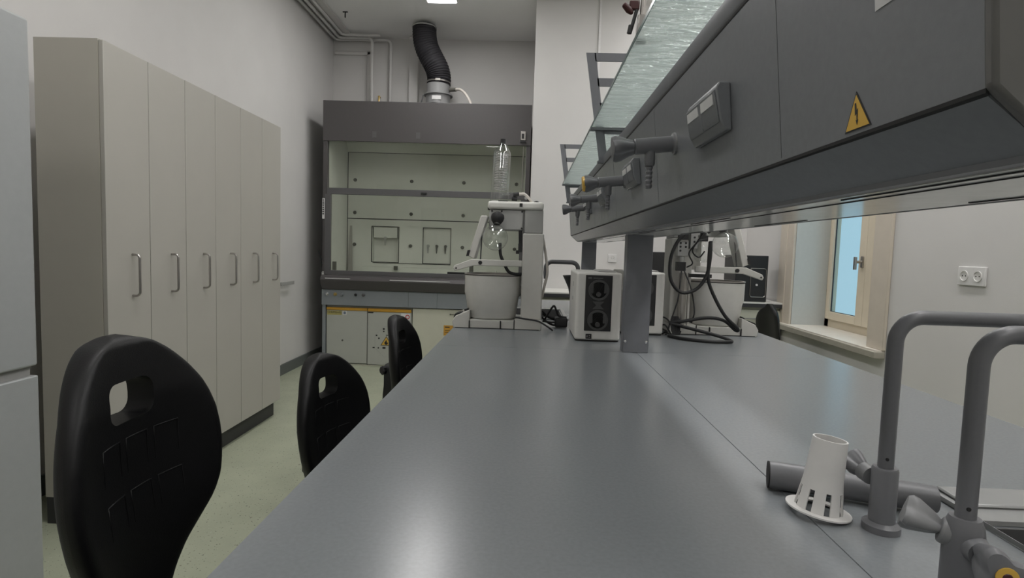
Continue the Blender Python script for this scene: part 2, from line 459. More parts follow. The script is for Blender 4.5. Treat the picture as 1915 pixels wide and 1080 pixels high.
o = build('wall_stub', MB().cyl((-1.80, 6.598, 2.99), (-1.80, 6.56, 2.99), 0.012).cyl((-1.80, 6.565, 2.99), (-1.80, 6.555, 2.90), 0.009), M['brass'])
setp(o, 'small brass valve stub on the back wall between two white pipes', 'valve')

# ceiling lights: one in view, the rest unseen, added to light the room
def light(x, y, label, wd=0.27, ln=1.18):
    t = thing('ceiling_light', (x, y, ZC - 0.03), label, 'ceiling light', 'lit ceiling panels')
    build('frame', MB().box(x - wd / 2 - .012, x + wd / 2 + .012, y - ln / 2 - .012, y + ln / 2 + .012, ZC - 0.028, ZC), M['white'], t)
    build('diffuser', MB().box(x - wd / 2, x + wd / 2, y - ln / 2, y + ln / 2, ZC - 0.034, ZC - 0.028), M['led'], t)
light(-0.92, 4.97, 'lit white ceiling light panel in front of the fume hood')
light(-0.92, 2.0, 'added unseen ceiling light panel overhead between the tall cabinets and the bench')
light(-0.92, -0.9, 'added unseen ceiling light panel overhead near the fridge, behind the viewpoint')
light(1.50, 4.5, 'added unseen ceiling light panel overhead in front of the back right counter')
light(1.50, 2.7, 'added unseen ceiling light panel overhead beside the window')
light(1.50, 0.9, 'added unseen ceiling light panel overhead to the right of the near sink')
light(1.50, -0.9, 'added unseen ceiling light panel overhead at the near right, behind the viewpoint')

# ================================================================== TALL CABINETS
CX, W = -1.80, 0.2785
def tall_cabinet(y0):
    t = thing('tall_cabinet', (CX - 0.15, y0 + W / 2, 0), 'x', 'cabinet', 'tall cream cabinets along the left wall')
    build('body', MB().box(-2.095, CX - 0.021, y0 + 0.0005, y0 + W - 0.0005, 0.12, 2.092), M['cabside'], t)
    build('plinth', MB().box(-2.09, CX - 0.05, y0, y0 + W, 0, 0.12), M['plinth'], t)
    d = build('door', MB().box(CX - 0.019, CX, y0 + 0.0022, y0 + W - 0.0022, 0.122, 2.087), M['cab'], t, bevel=0.0012)
    e = MB().box(CX - 0.0205, CX - 0.019, y0 + 0.004, y0 + W - 0.004, 0.125, 2.085)
    build('edge_seal', e, M['cabedge'], t)
    hy = y0 + 0.155
    h = MB().tube(bend_path([(CX - 0.001, hy, 1.195), (CX + 0.035, hy, 1.195), (CX + 0.035, hy, 1.008), (CX - 0.001, hy, 1.008)], 0.018), 0.0055, 10)
    build('handle', h, M['steel'], d)
    return t
names = ['tall cream cabinet nearest the fridge, first of the row, with its plain side showing',
         'tall cream cabinet second from the fridge, closed door with bow handle',
         'tall cream cabinet third from the fridge, closed door with bow handle',
         'tall cream cabinet fourth from the fridge, third from the far end of the row',
         'tall cream cabinet last but one before the far end of the row',
         'tall cream cabinet at the far end of the row, nearest the fume hood']
c0 = tall_cabinet(2.331)
for i in range(6):
    o = c0 if i == 0 else copy_tree(c0)
    o.location.y = 2.331 + W / 2 + i * W
    o['label'] = names[i]

# ================================================================== FRIDGE
FX = -1.62
fr = thing('fridge_freezer', (-1.95, 1.45, 0), 'tall pale grey fridge freezer cut off by the left edge of the photo', 'fridge')
build('body', MB().box(-2.28, FX - 0.06, 1.17, 1.788, 0.02, 1.955), M['fridge'], fr, bevel=0.012, seg=3)
build('door', MB().box(FX - 0.055, FX, 1.17, 1.788, 0.838, 1.955), M['fridge'], fr, bevel=0.008, seg=4, label='upper fridge door')
fd = build('door', MB().box(FX - 0.055, FX, 1.17, 1.788, 0.03, 0.805), M['fridge'], fr, bevel=0.004, seg=3, label='lower freezer door')
build('grip_recess', MB().box(FX - 0.05, FX - 0.02, 1.175, 1.778, 0.79, 0.85), M['greyh'], fr)
build('foot', MB().cyl((-1.72, 1.70, 0), (-1.72, 1.70, 0.03), 0.02), M['bplastic'], fr)
build('foot', MB().cyl((-1.72, 1.24, 0), (-1.72, 1.24, 0.03), 0.02), M['bplastic'], fr)
build('foot', MB().cyl((-2.2, 1.70, 0), (-2.2, 1.70, 0.03), 0.02), M['bplastic'], fr)

# ================================================================== LAB BENCH
BX0, BX1, BY0, BY1, BZ = -0.343, 1.145, -0.15, 4.22, 0.90
NS = (0.66, 1.02, 0.38, 0.785)      # near basin
FS = (-0.18, 0.20, 3.05, 3.50)      # far basin
bn = thing('lab_bench', (0.4, 2.0, 0), 'long grey laboratory bench with smooth grey worktop running through the room', 'lab bench')
g = 0.0005
def slab(x0, x1, y0, y1, holes, z1=BZ):
    xs = sorted({x0, x1} | {h[i] for h in holes for i in (0, 1) if x0 < h[i] < x1})
    ys = sorted({y0, y1} | {h[i] for h in holes for i in (2, 3) if y0 < h[i] < y1})
    return MB().plate(xs, ys, BZ - 0.03, z1, holes)
YS = 2.10
build('worktop', slab(BX0, 0.3962, BY0, YS - g, []), M['bench'], bn)
build('worktop', slab(BX0, 0.3962, YS + g, BY1, [FS]), M['bench'], bn)
build('worktop', slab(0.415, BX1, BY0, YS - g, [NS]), M['bench'], bn)
build('worktop', slab(0.415, BX1, YS + g, BY1, []), M['bench'], bn)
build('service_channel', MB().box(0.3963, 0.4146, BY0, BY1, BZ - 0.03, BZ - 0.0011), M['bench'], bn)
build('channel_bed', MB().box(0.3962, 0.4148, BY0 + .002, BY1 - .002, BZ - .029, BZ - .006), M['groove'], bn)
for k in range(7):
    y0 = BY0 + 0.03 + k * 0.61
    build('under_cabinet', MB().box(0.46, BX1 - 0.04, y0, y0 + 0.60, 0.10, 0.62), M['creamcab'], bn)
for k in range(4):
    y0 = BY0 + 0.03 + k * 1.41
    build('leg_panel', MB().box(BX0 + 0.03, 0.36, y0, y0 + 0.03, 0, BZ - 0.03), M['panel'], bn)
build('plinth', MB().box(0.42, BX1 - 0.09, BY0 + 0.05, BY1 - 0.05, 0, 0.10), M['plinth'], bn)
build('rail_frame', MB().box(BX0 + 0.03, BX1 - 0.03, BY0 + 0.03, BY0 + 0.06, 0.62, BZ - 0.03).box(BX0 + 0.03, BX1 - 0.03, BY1 - 0.06, BY1 - 0.03, 0.62, BZ - 0.03).box(0.36, 0.45, BY0 + 0.06, BY1 - 0.06, 0.10, BZ - 0.035), M['panel'], bn)

def sink(label, h, rim, flip=False):
    t = thing('sink', ((h[0] + h[1]) / 2, (h[2] + h[3]) / 2, BZ - 0.25), label, 'sink')
    x0, x1, y0, y1 = rim
    b = MB().plate(sorted({x0, h[0] - .004, h[1] + .004, x1}), sorted({y0, h[2] - .004, h[3] + .004, y1}), BZ + 0.0005, BZ + 0.008, [(h[0] - .004, h[1] + .004, h[2] - .004, h[3] + .004)])
    build('rim', b, M['sink'], t, bevel=0.004, seg=3)
    b = MB()
    q = 0.004
    b.box(h[0] + .0005, h[0] + q, h[2] + .0005, h[3] - .0005, BZ - 0.25, BZ + 0.0005).box(h[1] - q, h[1] - .0005, h[2] + .0005, h[3] - .0005, BZ - 0.25, BZ + 0.0005)
    b.box(h[0] + q, h[1] - q, h[2] + .0005, h[2] + q, BZ - 0.25, BZ + 0.0005).box(h[0] + q, h[1] - q, h[3] - q, h[3] - .0005, BZ - 0.25, BZ + 0.0005)
    b.box(h[0] + q, h[1] - q, h[2] + q, h[3] - q, BZ - 0.25, BZ - 0.245)
    build('basin', b, M['basin'], t)
    return t
s1 = sink('grey ceramic sink with dark basin at the near right corner of the bench', NS, (0.655, 1.06, 0.34, 0.905))
build('back_ledge', MB().box(0.665, 1.05, 0.828, 0.895, BZ + 0.008, BZ + 0.014), M['sink'], s1, bevel=0.003)
s2 = sink('pale-rimmed grey sink set into the far part of the bench', FS, (-0.24, 0.225, 3.0, 3.56))

# ================================================================== SERVICE PANEL over the bench
PC = 0.425            # centre line x
PY0, PY1 = 0.371, 3.97
def mir(x): return 2 * PC - x
sp = thing('service_panel', (PC, 2.1, BZ), 'grey overhead service panel with valves and sockets on posts above the bench', 'service panel')
prof = [(0.290, 1.382), (0.268, 1.597), (0.276, 1.604), (mir(0.276), 1.604), (mir(0.268), 1.597), (mir(0.290), 1.382), (mir(0.292), 1.378), (mir(0.334), 1.345), (0.334, 1.345), (0.292, 1.378)]
build('housing', MB().prism([(x, PY0 + 0.006, z) for x, z in prof], (0, PY1 - PY0 - 0.012, 0)), M['panel'], sp, smooth=20)
build('end_cap', MB().prism([(x, PY0 - 0.004, z) for x, z in [(0.288, 1.382), (0.268, 1.597), (0.29, 1.61), (mir(0.29), 1.61), (mir(0.268), 1.597), (mir(0.288), 1.382), (mir(0.332), 1.344), (0.332, 1.344)]], (0, 0.010, 0)), M['panelend'], sp, bevel=0.003)
build('end_cap', MB().prism([(x, PY1 - 0.006, z) for x, z in [(0.288, 1.382), (0.268, 1.597), (0.29, 1.61), (mir(0.29), 1.61), (mir(0.268), 1.597), (mir(0.288), 1.382), (mir(0.332), 1.344), (0.332, 1.344)]], (0, 0.010, 0)), M['panelend'], sp, bevel=0.003)
def fxz(z): return 0.290 - (z - 1.382) * (0.022 / 0.215)     # x of the front face at height z
# shadow gap along the lower edge, upper lip, seams
build('shadow_gap', MB().prism([(0.2895, PY0 + 0.004, 1.3830), (0.2884, PY0 + 0.004, 1.3825), (0.2888, PY0 + 0.004, 1.3795), (0.2915, PY0 + 0.004, 1.3780)], (0, PY1 - PY0 - 0.02, 0)), M['groove'], sp)
build('top_lip', MB().prism([(0.2680, PY0, 1.600), (0.2655, PY0, 1.604), (0.2655, PY0, 1.632), (0.272, PY0, 1.634), (0.274, PY0, 1.606)], (0, PY1 - PY0, 0)), M['post'], sp)
build('shadow_gap', MB().prism([(0.2678, PY0, 1.5955), (0.2670, PY0, 1.597), (0.2675, PY0, 1.6015), (0.272, PY0, 1.6015)], (0, PY1 - PY0, 0)), M['groove'], sp)  # solid black strip: shadow line below the lip put into colour
for y in (0.668, 1.285, 1.90, 2.52, 3.14, 3.7):
    z0, z1 = 1.386, 1.595
    build('panel_seam', MB().prism([(fxz(z0) - 0.0004, y, z0), (fxz(z1) - 0.0004, y, z1), (fxz(z1) + 0.001, y, z1), (fxz(z0) + 0.001, y, z0)], (0, 0.0012, 0)), M['benchdark'], sp)
# underside: pale cover strip, dark edge strips with slots
build('underside_cover', MB().box(0.348, mir(0.342), PY0 + 0.02, PY1 - 0.02, 1.339, 1.3452), M['under'], sp)
b = MB().box(0.334, 0.346, PY0 + .01, PY1 - .01, 1.340, 1.3452).box(mir(0.340), mir(0.334), PY0 + .01, PY1 - .01, 1.3385, 1.3452)
build('underside_edge', b, M['post'], sp)
b = MB().box(0.3775, 0.379, PY0 + .03, PY1 - .03, 1.3380, 1.3392)
for y in (0.55, 1.15, 1.75, 2.9, 3.5):
    b.box(0.356, 0.359, y - 0.13, y + 0.11, 1.3380, 1.3392).box(0.492, 0.495, y - 0.13, y + 0.10, 1.3380, 1.3392)
build('underside_slots', b, M['groove'], sp)
# posts
for y in (2.085, 3.935):
    p = MB().box(PC - 0.064, PC + 0.032, y, y + 0.055, BZ, 1.3395) if y < 3 else MB().box(PC - 0.056, PC + 0.044, y, y + 0.03, BZ, 1.3395)
    po = build('post', p, M['post'], sp, bevel=0.002)
    sc = MB()
    for xx in (-0.056, 0.022): sc.lathe([(0.0055, 0), (0.005, 0.002), (0.002, 0.003)], (PC + xx, y, BZ + 0.042), (0, -1, 0), 12)
    build('screws', sc, M['chrome'], po)
# sockets on the panel front
for y0, lab in ((0.818, 'nearest double socket with pale label strips'), (1.47, None), (2.07, None), (2.62, None)):
    z0, z1 = 1.450, 1.517
    y1 = y0 + 0.148
    so = build('socket', MB().prism([(fxz(z0) - 0.010, y0, z0), (fxz(z0), y0, z0), (fxz(z1), y0, z1), (fxz(z1) - 0.016, y0, z1), (fxz(z1) - 0.020, y0, z1 - 0.01), (fxz(z0) - 0.018, y0, z0 + 0.014)], (0, y1 - y0, 0)), M['panel'], sp, bevel=0.002, label=lab)
    for k in (0, 1):
        a = y0 + 0.004 + k * 0.071
        lid = MB().prism([(fxz(z0) - 0.0175, a, z0 + 0.011), (fxz(z1) - 0.0195, a, z1 - 0.010), (fxz(z1) - 0.0225, a, z1 - 0.012), (fxz(z0) - 0.0205, a, z0 + 0.016)], (0, 0.069, 0))
        build('flip_lid', lid, M['panel'], so, bevel=0.001)
        zl = z1 - 0.014
        l = MB().prism([(fxz(zl) - 0.0225, a + 0.006, zl), (fxz(zl) - 0.0232, a + 0.006, zl - 0.001), (fxz(zl - .016) - 0.0229, a + 0.006, zl - 0.016), (fxz(zl - .016) - 0.0215, a + 0.006, zl - 0.016)], (0, 0.057, 0))
        build('name_strip', l, M['label'], so)
# valves on the panel front: pale ring painted for the body's reflection, grey body, lobed knob, ribbed hose nozzle
nrm = Vector((-1, 0, -0.106)).normalized()
for y, cap in ((1.126, None), (1.71, M['signy']), (2.27, None), (2.78, None)):
    z = 1.488; o0 = Vector((fxz(z), y, z))
    vb = build('valve', MB().lathe([(0.0185, 0), (0.0185, 0.004), (0.0155, 0.006), (0.0155, 0.078), (0.014, 0.080)], o0, nrm, 24), M['tap'], sp)
    build('reflection_ring', MB().lathe([(0.022, -0.001), (0.021, 0.004), (0.012, 0.0042)], o0, nrm, 24), M['taplight'], vb)
    kb = MB().lathe([(0.0135, 0.0815), (0.0135, 0.084), (0.015, 0.090), (0.0215, 0.106), (0.023, 0.116), (0.021, 0.122), (0.012, 0.124)], o0, nrm, 36, lobes=3, lobe=0.24)
    k = build('knob', kb, M['tap'], vb)
    if cap: build('knob_cap', MB().lathe([(0.0225, 0.120), (0.020, 0.1265), (0.010, 0.127)], o0, nrm, 36, lobes=3, lobe=0.12), M['signy'], k, label='yellow cap of the second valve knob')
    c = o0 + nrm * 0.048
    pr = [(0.0105, 0), (0.0105, -0.030), (0.0085, -0.034)]
    h = -0.034
    for i in range(5): pr += [(0.0058, h), (0.0072, h - 0.003), (0.0052, h - 0.0085)]; h -= 0.0088
    build('hose_nozzle', MB().lathe(pr, c + Vector((0, 0, -0.006)), (0, 0, 1), 16), M['tap'], vb)
# warning triangle sticker
def tri_mb(p, q, r, n, th): return MB().prism([p, q, r], Vector(n) * th)
yA, yB = 0.535, 0.497
zt, zb_ = 1.4195, 1.3955
def onp(y, z, d): return Vector((fxz(z) - d, y, z))
ws = build('warning_sign', MB().prism([onp(0.5165, 1.4195, .0003), onp(0.5365, 1.3865, .0003), onp(0.4965, 1.3865, .0003)], (-0.0004, 0, 0)), M['ink'], sp, label='small yellow triangular high-voltage sticker')
build('sign_face', MB().prism([onp(0.5165, 1.4165, .0007), onp(0.5342, 1.3877, .0007), onp(0.4988, 1.3877, .0007)], (-0.0003, 0, 0)), M['signy'], ws)
bz = [(0.5185, 1.4170), (0.5165, 1.4170), (0.5160, 1.4105), (0.5140, 1.4120), (0.5155, 1.4020), (0.5142, 1.4025), (0.5162, 1.3980), (0.5178, 1.4025), (0.5166, 1.4022), (0.5164, 1.4080), (0.5188, 1.4065)]
build('lightning_bolt', MB().prism([onp(y, z - 0.0075, .0011) for y, z in bz], (-0.0002, 0, 0)), M['ink'], ws)
# small pale label at the top right of the panel
lb = MB().prism([onp(0.487, 1.476, .0003), onp(0.487, 1.50, .0003), onp(0.43, 1.50, .0003), onp(0.43, 1.476, .0003)], (-0.0004, 0, 0))
build('label_plate', lb, M['label'], sp)

# shelf brackets
def bracket(y, slots=False):
    b = MB(); th = 0.006
    def poly(p):
        b.prism([(x, y, z) for x, z in p], (0, th, 0))
    for f in (lambda x: x, mir):
        poly([(f(0.187), 2.007), (f(0.222), 2.007), (f(0.282), 1.612), (f(0.250), 1.612)])
    xl = lambda z: 0.222 + (2.007 - z) * (0.060 / 0.395) - 0.005
    for z0, z1 in ((1.977, 2.007), (1.886, 1.916), (1.795, 1.826), (1.712, 1.733), (1.612, 1.626)):
        poly([(xl(z0), z0), (xl(z1), z1), (mir(xl(z1)), z1), (mir(xl(z0)), z0)])
    o = build('shelf_bracket', b, M['post'], sp)
    for f in (lambda x: x, mir):
        a, c = sorted((f(0.245), f(0.30)))
        build('bracket_foot', MB().box(a, c, y - 0.012, y + 0.018, 1.6045, 1.6125), M['post'], o)
    # glass support arm
    build('shelf_arm', MB().box(0.213, mir(0.213), y - 0.010, y + 0.016, 1.7245, 1.7345), M['post'], o)
for y in (0.46, 2.135, 3.925): bracket(y)

# glass shelves (lift-off)
def gshelf(y0, y1, label):
    o = build('glass_shelf', MB().box(0.217, mir(0.217), y0, y1, 1.735, 1.743), M['shelf'], bevel=0.0)
    setp(o, label, 'glass shelf', 'ribbed glass shelves over the service panel')
    OFF[o.name] = Vector(o.location)
    build('shelf_edge', MB().box(0.2155, 0.2170, y0, y1, 1.7345, 1.7435), M['shelfedge'], o)
gshelf(0.4675, 2.1335, 'near pale green wavy glass shelf above the service panel, the larger one in view')
gshelf(2.1425, 3.9235, 'far pale green glass shelf above the service panel, beyond the middle bracket')

# clamp on the near shelf
cl = thing('lab_clamp', (0.235, 1.29, 1.7435), 'metal laboratory clamp with dark red grip lying at the edge of the near glass shelf', 'clamp')
build('boss', MB().box(0.222, 0.244, 1.275, 1.30, 1.7435, 1.795).cyl((0.233, 1.288, 1.79), (0.236, 1.288, 1.90), 0.0065), M['steel'], cl, bevel=0.002)
build('grip', MB().box(0.203, 0.226, 1.283, 1.294, 1.808, 1.828).lathe([(0.004, 0), (0.008, 0.012), (0.006, 0.03)], (0.212, 1.288, 1.80), (-0.6, 0, 0.6), 10), M['red'], cl, bevel=0.003)
build('thumb_screw', MB().cyl((0.222, 1.288, 1.815), (0.208, 1.288, 1.760), 0.004).cyl((0.209, 1.288, 1.775), (0.206, 1.288, 1.758), 0.0055), M['bplastic'], cl)

# ================================================================== TAPS
def lobed(o, axis, s=1.0, n=42):
    return MB().lathe([(0.010 * s, 0), (0.012 * s, 0.004 * s), (0.016 * s, 0.012 * s), (0.0235 * s, 0.034 * s), (0.0245 * s, 0.042 * s), (0.021 * s, 0.048 * s), (0.010 * s, 0.050 * s)], o, axis, n, lobes=3, lobe=0.28)
t1 = thing('swan_neck_tap', (0.499, 0.765, BZ), 'grey swan-neck tap with three-lobed knob standing behind the other near tap', 'tap', 'grey taps at the near sink')
build('body', MB().lathe([(0.0235, 0), (0.0235, 0.009), (0.0162, 0.013), (0.0162, 0.086), (0.0145, 0.0885)], (0.499, 0.765, BZ), (0, 0, 1), 28), M['tap'], t1)
build('spout', MB().tube(bend_path([(0.499, 0.765, 0.985), (0.499, 0.765, 1.196), (0.703, 0.765, 1.196), (0.703, 0.765, 1.12)], 0.035, 10), 0.0098, 18), M['tap'], t1)
build('set_screw', MB().cyl((0.495, 0.7555, 1.002), (0.495, 0.757, 1.002), 0.0022, n=10), M['groove'], t1)
a = Vector((-0.12, 1, 0.10)).normalized(); o = Vector((0.489, 0.778, 0.970))
nk = build('valve_neck', MB().cyl(o, o + a * 0.016, 0.0125), M['taplight'], t1)
build('knob', lobed(o + a * 0.015, a, 0.68), M['tap'], nk)
t2 = thing('mixer_tap', (0.480, 0.60, BZ), 'nearest grey swan-neck mixer tap with two star knobs, one with a yellow disc', 'tap', 'grey taps at the near sink')
build('body', MB().lathe([(0.026, 0), (0.026, 0.008), (0.0188, 0.012), (0.0188, 0.078), (0.0175, 0.090), (0.0145, 0.098)], (0.480, 0.60, BZ), (0, 0, 1), 28), M['tap'], t2)
build('spout', MB().tube(bend_path([(0.480, 0.60, 0.992), (0.480, 0.60, 1.197), (0.70, 0.60, 1.197), (0.70, 0.60, 1.10)], 0.035, 10), 0.0098, 18), M['tap'], t2)
build('set_screw', MB().cyl((0.476, 0.5905, 1.010), (0.476, 0.592, 1.010), 0.0022, n=10), M['groove'], t2)
a = Vector((-0.80, 0.50, 0.25)).normalized(); o = Vector((0.472, 0.605, 0.976))
nk = build('valve_neck', MB().cyl(o, o + a * 0.012, 0.0150), M['taplight'], t2, bevel=0.003)
build('knob', lobed(o + a * 0.012, a, 0.72), M['taplight'], nk)
a = Vector((-0.20, -0.97, 0.0)).normalized(); o = Vector((0.482, 0.590, 0.970))
nk = build('valve_neck', MB().cyl(o, o + a * 0.017, 0.0155, 0.012), M['tap'], t2)
kn = build('knob', lobed(o + a * 0.015, a, 0.88), M['tap'], nk)
d = o + a * 0.0590
build('knob_disc', MB().lathe([(0.0100, 0), (0.0100, 0.0012), (0.0050, 0.0014)], d, a, 24), M['signy'], kn, label='yellow disc on the tap knob')
build('knob_button', MB().lathe([(0.0048, 0.0012), (0.0040, 0.002)], d, a, 16), M['red'], kn)
t3 = thing('swan_neck_tap', (0.262, 2.98, BZ), 'far grey swan-neck tap rising behind the white pump with its spout to the left', 'tap')
build('body', MB().lathe([(0.028, 0), (0.028, 0.01), (0.021, 0.014), (0.021, 0.08)], (0.262, 2.98, BZ), (0, 0, 1), 24), M['tap'], t3)
build('spout', MB().tube(bend_path([(0.262, 2.98, 0.98), (0.262, 2.98, 1.213), (0.09, 2.98, 1.213), (0.09, 2.98, 1.165)], 0.035, 8), 0.0115, 16), M['tap'], t3)
build('nozzle_tip', MB().lathe([(0.0115, 0), (0.0125, -0.01), (0.0085, -0.045)], (0.09, 2.98, 1.167), (0, 0, 1), 16), M['tap'], t3)

# grey tube lying behind the cup
p0 = Vector((0.397, 0.892, BZ + 0.0218)); p1 = Vector((0.613, 0.822, BZ + 0.0218)); ax = (p1 - p0).normalized(); L = (p1 - p0).length
gt = thing('grey_pipe_piece', (p0 + p1) / 2 - Vector((0, 0, 0.0218)), 'thick grey plastic tube lying on the bench behind the white cup', 'tube')
build('tube', MB().lathe([(0.0215, 0.0015), (0.0215, 0.052), (0.0200, 0.054), (0.0200, L - 0.03), (0.0188, L)], p0, ax, 28), M['tap'], gt)
build('end_ring', MB().lathe([(0.021, -0.0008), (0.021, 0.0015)], p0, ax, 28), M['groove'], gt)

# white slotted cup (tilted)
B = Vector((0.435, 0.808, BZ + 0.0062)); axc = Vector((0.115, 0.02, 1)).normalized()
cp = thing('slotted_cup', (0.44, 0.803, BZ), 'white plastic tapered cup with slots standing upside down on its round flange', 'cup')
cu = MB()
x_, y_, z_ = frame(axc); N = 48
def rc(h): return 0.0320 - 0.0060 * min(1, h / 0.045) - 0.003 * max(0, (h - 0.045) / 0.06)
hs = [0.0, 0.008, 0.016, 0.024, 0.032, 0.045, 0.06, 0.08, 0.105]
ring = [[[cu.b.verts.new(B + axc * h + (x_ * math.cos(2 * PI * i / N) + y_ * math.sin(2 * PI * i / N)) * (rc(h) - dr)) for i in range(N)] for h in hs] for dr in (0, 0.0022)]
def solidcell(i, k):
    return hs[k] >= 0.031 or (i % 6) in (0, 1, 2, 3)
for k in range(len(hs) - 1):
    for i in range(N):
        j = (i + 1) % N
        if solidcell(i, k):
            cu.b.faces.new((ring[0][k][i], ring[0][k][j], ring[0][k + 1][j], ring[0][k + 1][i]))
            cu.b.faces.new((ring[1][k][j], ring[1][k][i], ring[1][k + 1][i], ring[1][k + 1][j]))
            if not solidcell(j, k): cu.b.faces.new((ring[0][k][j], ring[1][k][j], ring[1][k + 1][j], ring[0][k + 1][j]))
            if not solidcell((i - 1) % N, k): cu.b.faces.new((ring[1][k][i], ring[0][k][i], ring[0][k + 1][i], ring[1][k + 1][i]))
T = len(hs) - 1
for i in range(N):
    j = (i + 1) % N
    cu.b.faces.new((ring[0][T][i], ring[0][T][j], ring[1][T][j], ring[1][T][i]))
build('cup_wall', cu, M['white'], cp)
fl = MB(); prf = [(0.0300, -0.001), (0.0435, -0.001), (0.0435, 0.0012), (0.0300, 0.0012)]
rg = [[fl.b.verts.new(B + axc * h + (x_ * math.cos(2 * PI * i / N) + y_ * math.sin(2 * PI * i / N)) * r) for i in range(N)] for r, h in prf]
for k in range(4):
    for i in range(N): fl.b.faces.new((rg[k][i], rg[k][(i + 1) % N], rg[(k + 1) % 4][(i + 1) % N], rg[(k + 1) % 4][i]))
build('flange', fl, M['white'], cp)

# ================================================================== LAB CHAIRS
WT = [(0, 0), (.004, .034), (.012, .062), (.025, .088), (.045, .117), (.077, .148), (.11, .171), (.146, .190), (.185, .204), (.228, .211), (.265, .212), (.30, .208), (.34, .200), (.38, .182), (.42, .150), (.457, .122), (.50, .104), (.54, .094), (.57, .088)]
def wof(d):
    for (a, wa), (c, wc) in zip(WT, WT[1:]):
        if a <= d <= c:
            t = (d - a) / (c - a); return wa + (wc - wa) * t
    return WT[-1][1]
def backrest_mesh(front=0.029):
    """solid curved back with a real grip hole; local origin = top centre, sitter faces +x"""
    mb = MB(); D = WT[-1][0]; nr, nc = 56, 26
    fr_, bk = [], []
    for i in range(nr + 1):
        t = i / nr; d = D * (0.5 - 0.5 * math.cos(PI * t)) if i else 0
        d = D * (t ** 1.5)
        w = max(0.004, (wof(max(0, d - 0.008)) + wof(d) + wof(min(D, d + 0.008))) / 3 if d > 0.01 else max(0.012, math.sqrt(d * 0.19)))
        e = min(1, math.sqrt(max(0, 1 - (1 - min(1, d / 0.022)) ** 2))) * (min(1, math.sqrt(max(0, 1 - (1 - min(1, (D - d) / 0.022)) ** 2))))
        rf, rb = [], []
        for j in range(nc + 1):
            u = -1 + 2 * j / nc; u = math.sin(u * PI / 2)
            y = w * u
            cx = 1.45 * y * y + 0.020 * math.exp(-((d - 0.40) / 0.12) ** 2) - 0.03 * max(0, (0.12 - d)) / 0.12 * 0.5
            h = front * max(0.0, 1 - abs(u) ** 14) ** 0.5 * e
            rf.append(mb.b.verts.new((cx + h + .0005, y, -d)))
            rb.append(mb.b.verts.new((cx - h * 0.85 - .0005, y, -d)))
        fr_.append(rf); bk.append(rb)
    for i in range(nr):
        for j in range(nc):
            mb.b.faces.new((fr_[i][j], fr_[i][j + 1], fr_[i + 1][j + 1], fr_[i + 1][j]))
            mb.b.faces.new((bk[i][j + 1], bk[i][j], bk[i + 1][j], bk[i + 1][j + 1]))
    for i in range(nr):
        for j in (0, nc):
            mb.b.faces.new((fr_[i][j], fr_[i + 1][j], bk[i + 1][j], bk[i][j]))
    for i in (0, nr):
        for j in range(nc): mb.b.faces.new((fr_[i][j + 1], fr_[i][j], bk[i][j], bk[i][j + 1]))
    return mb
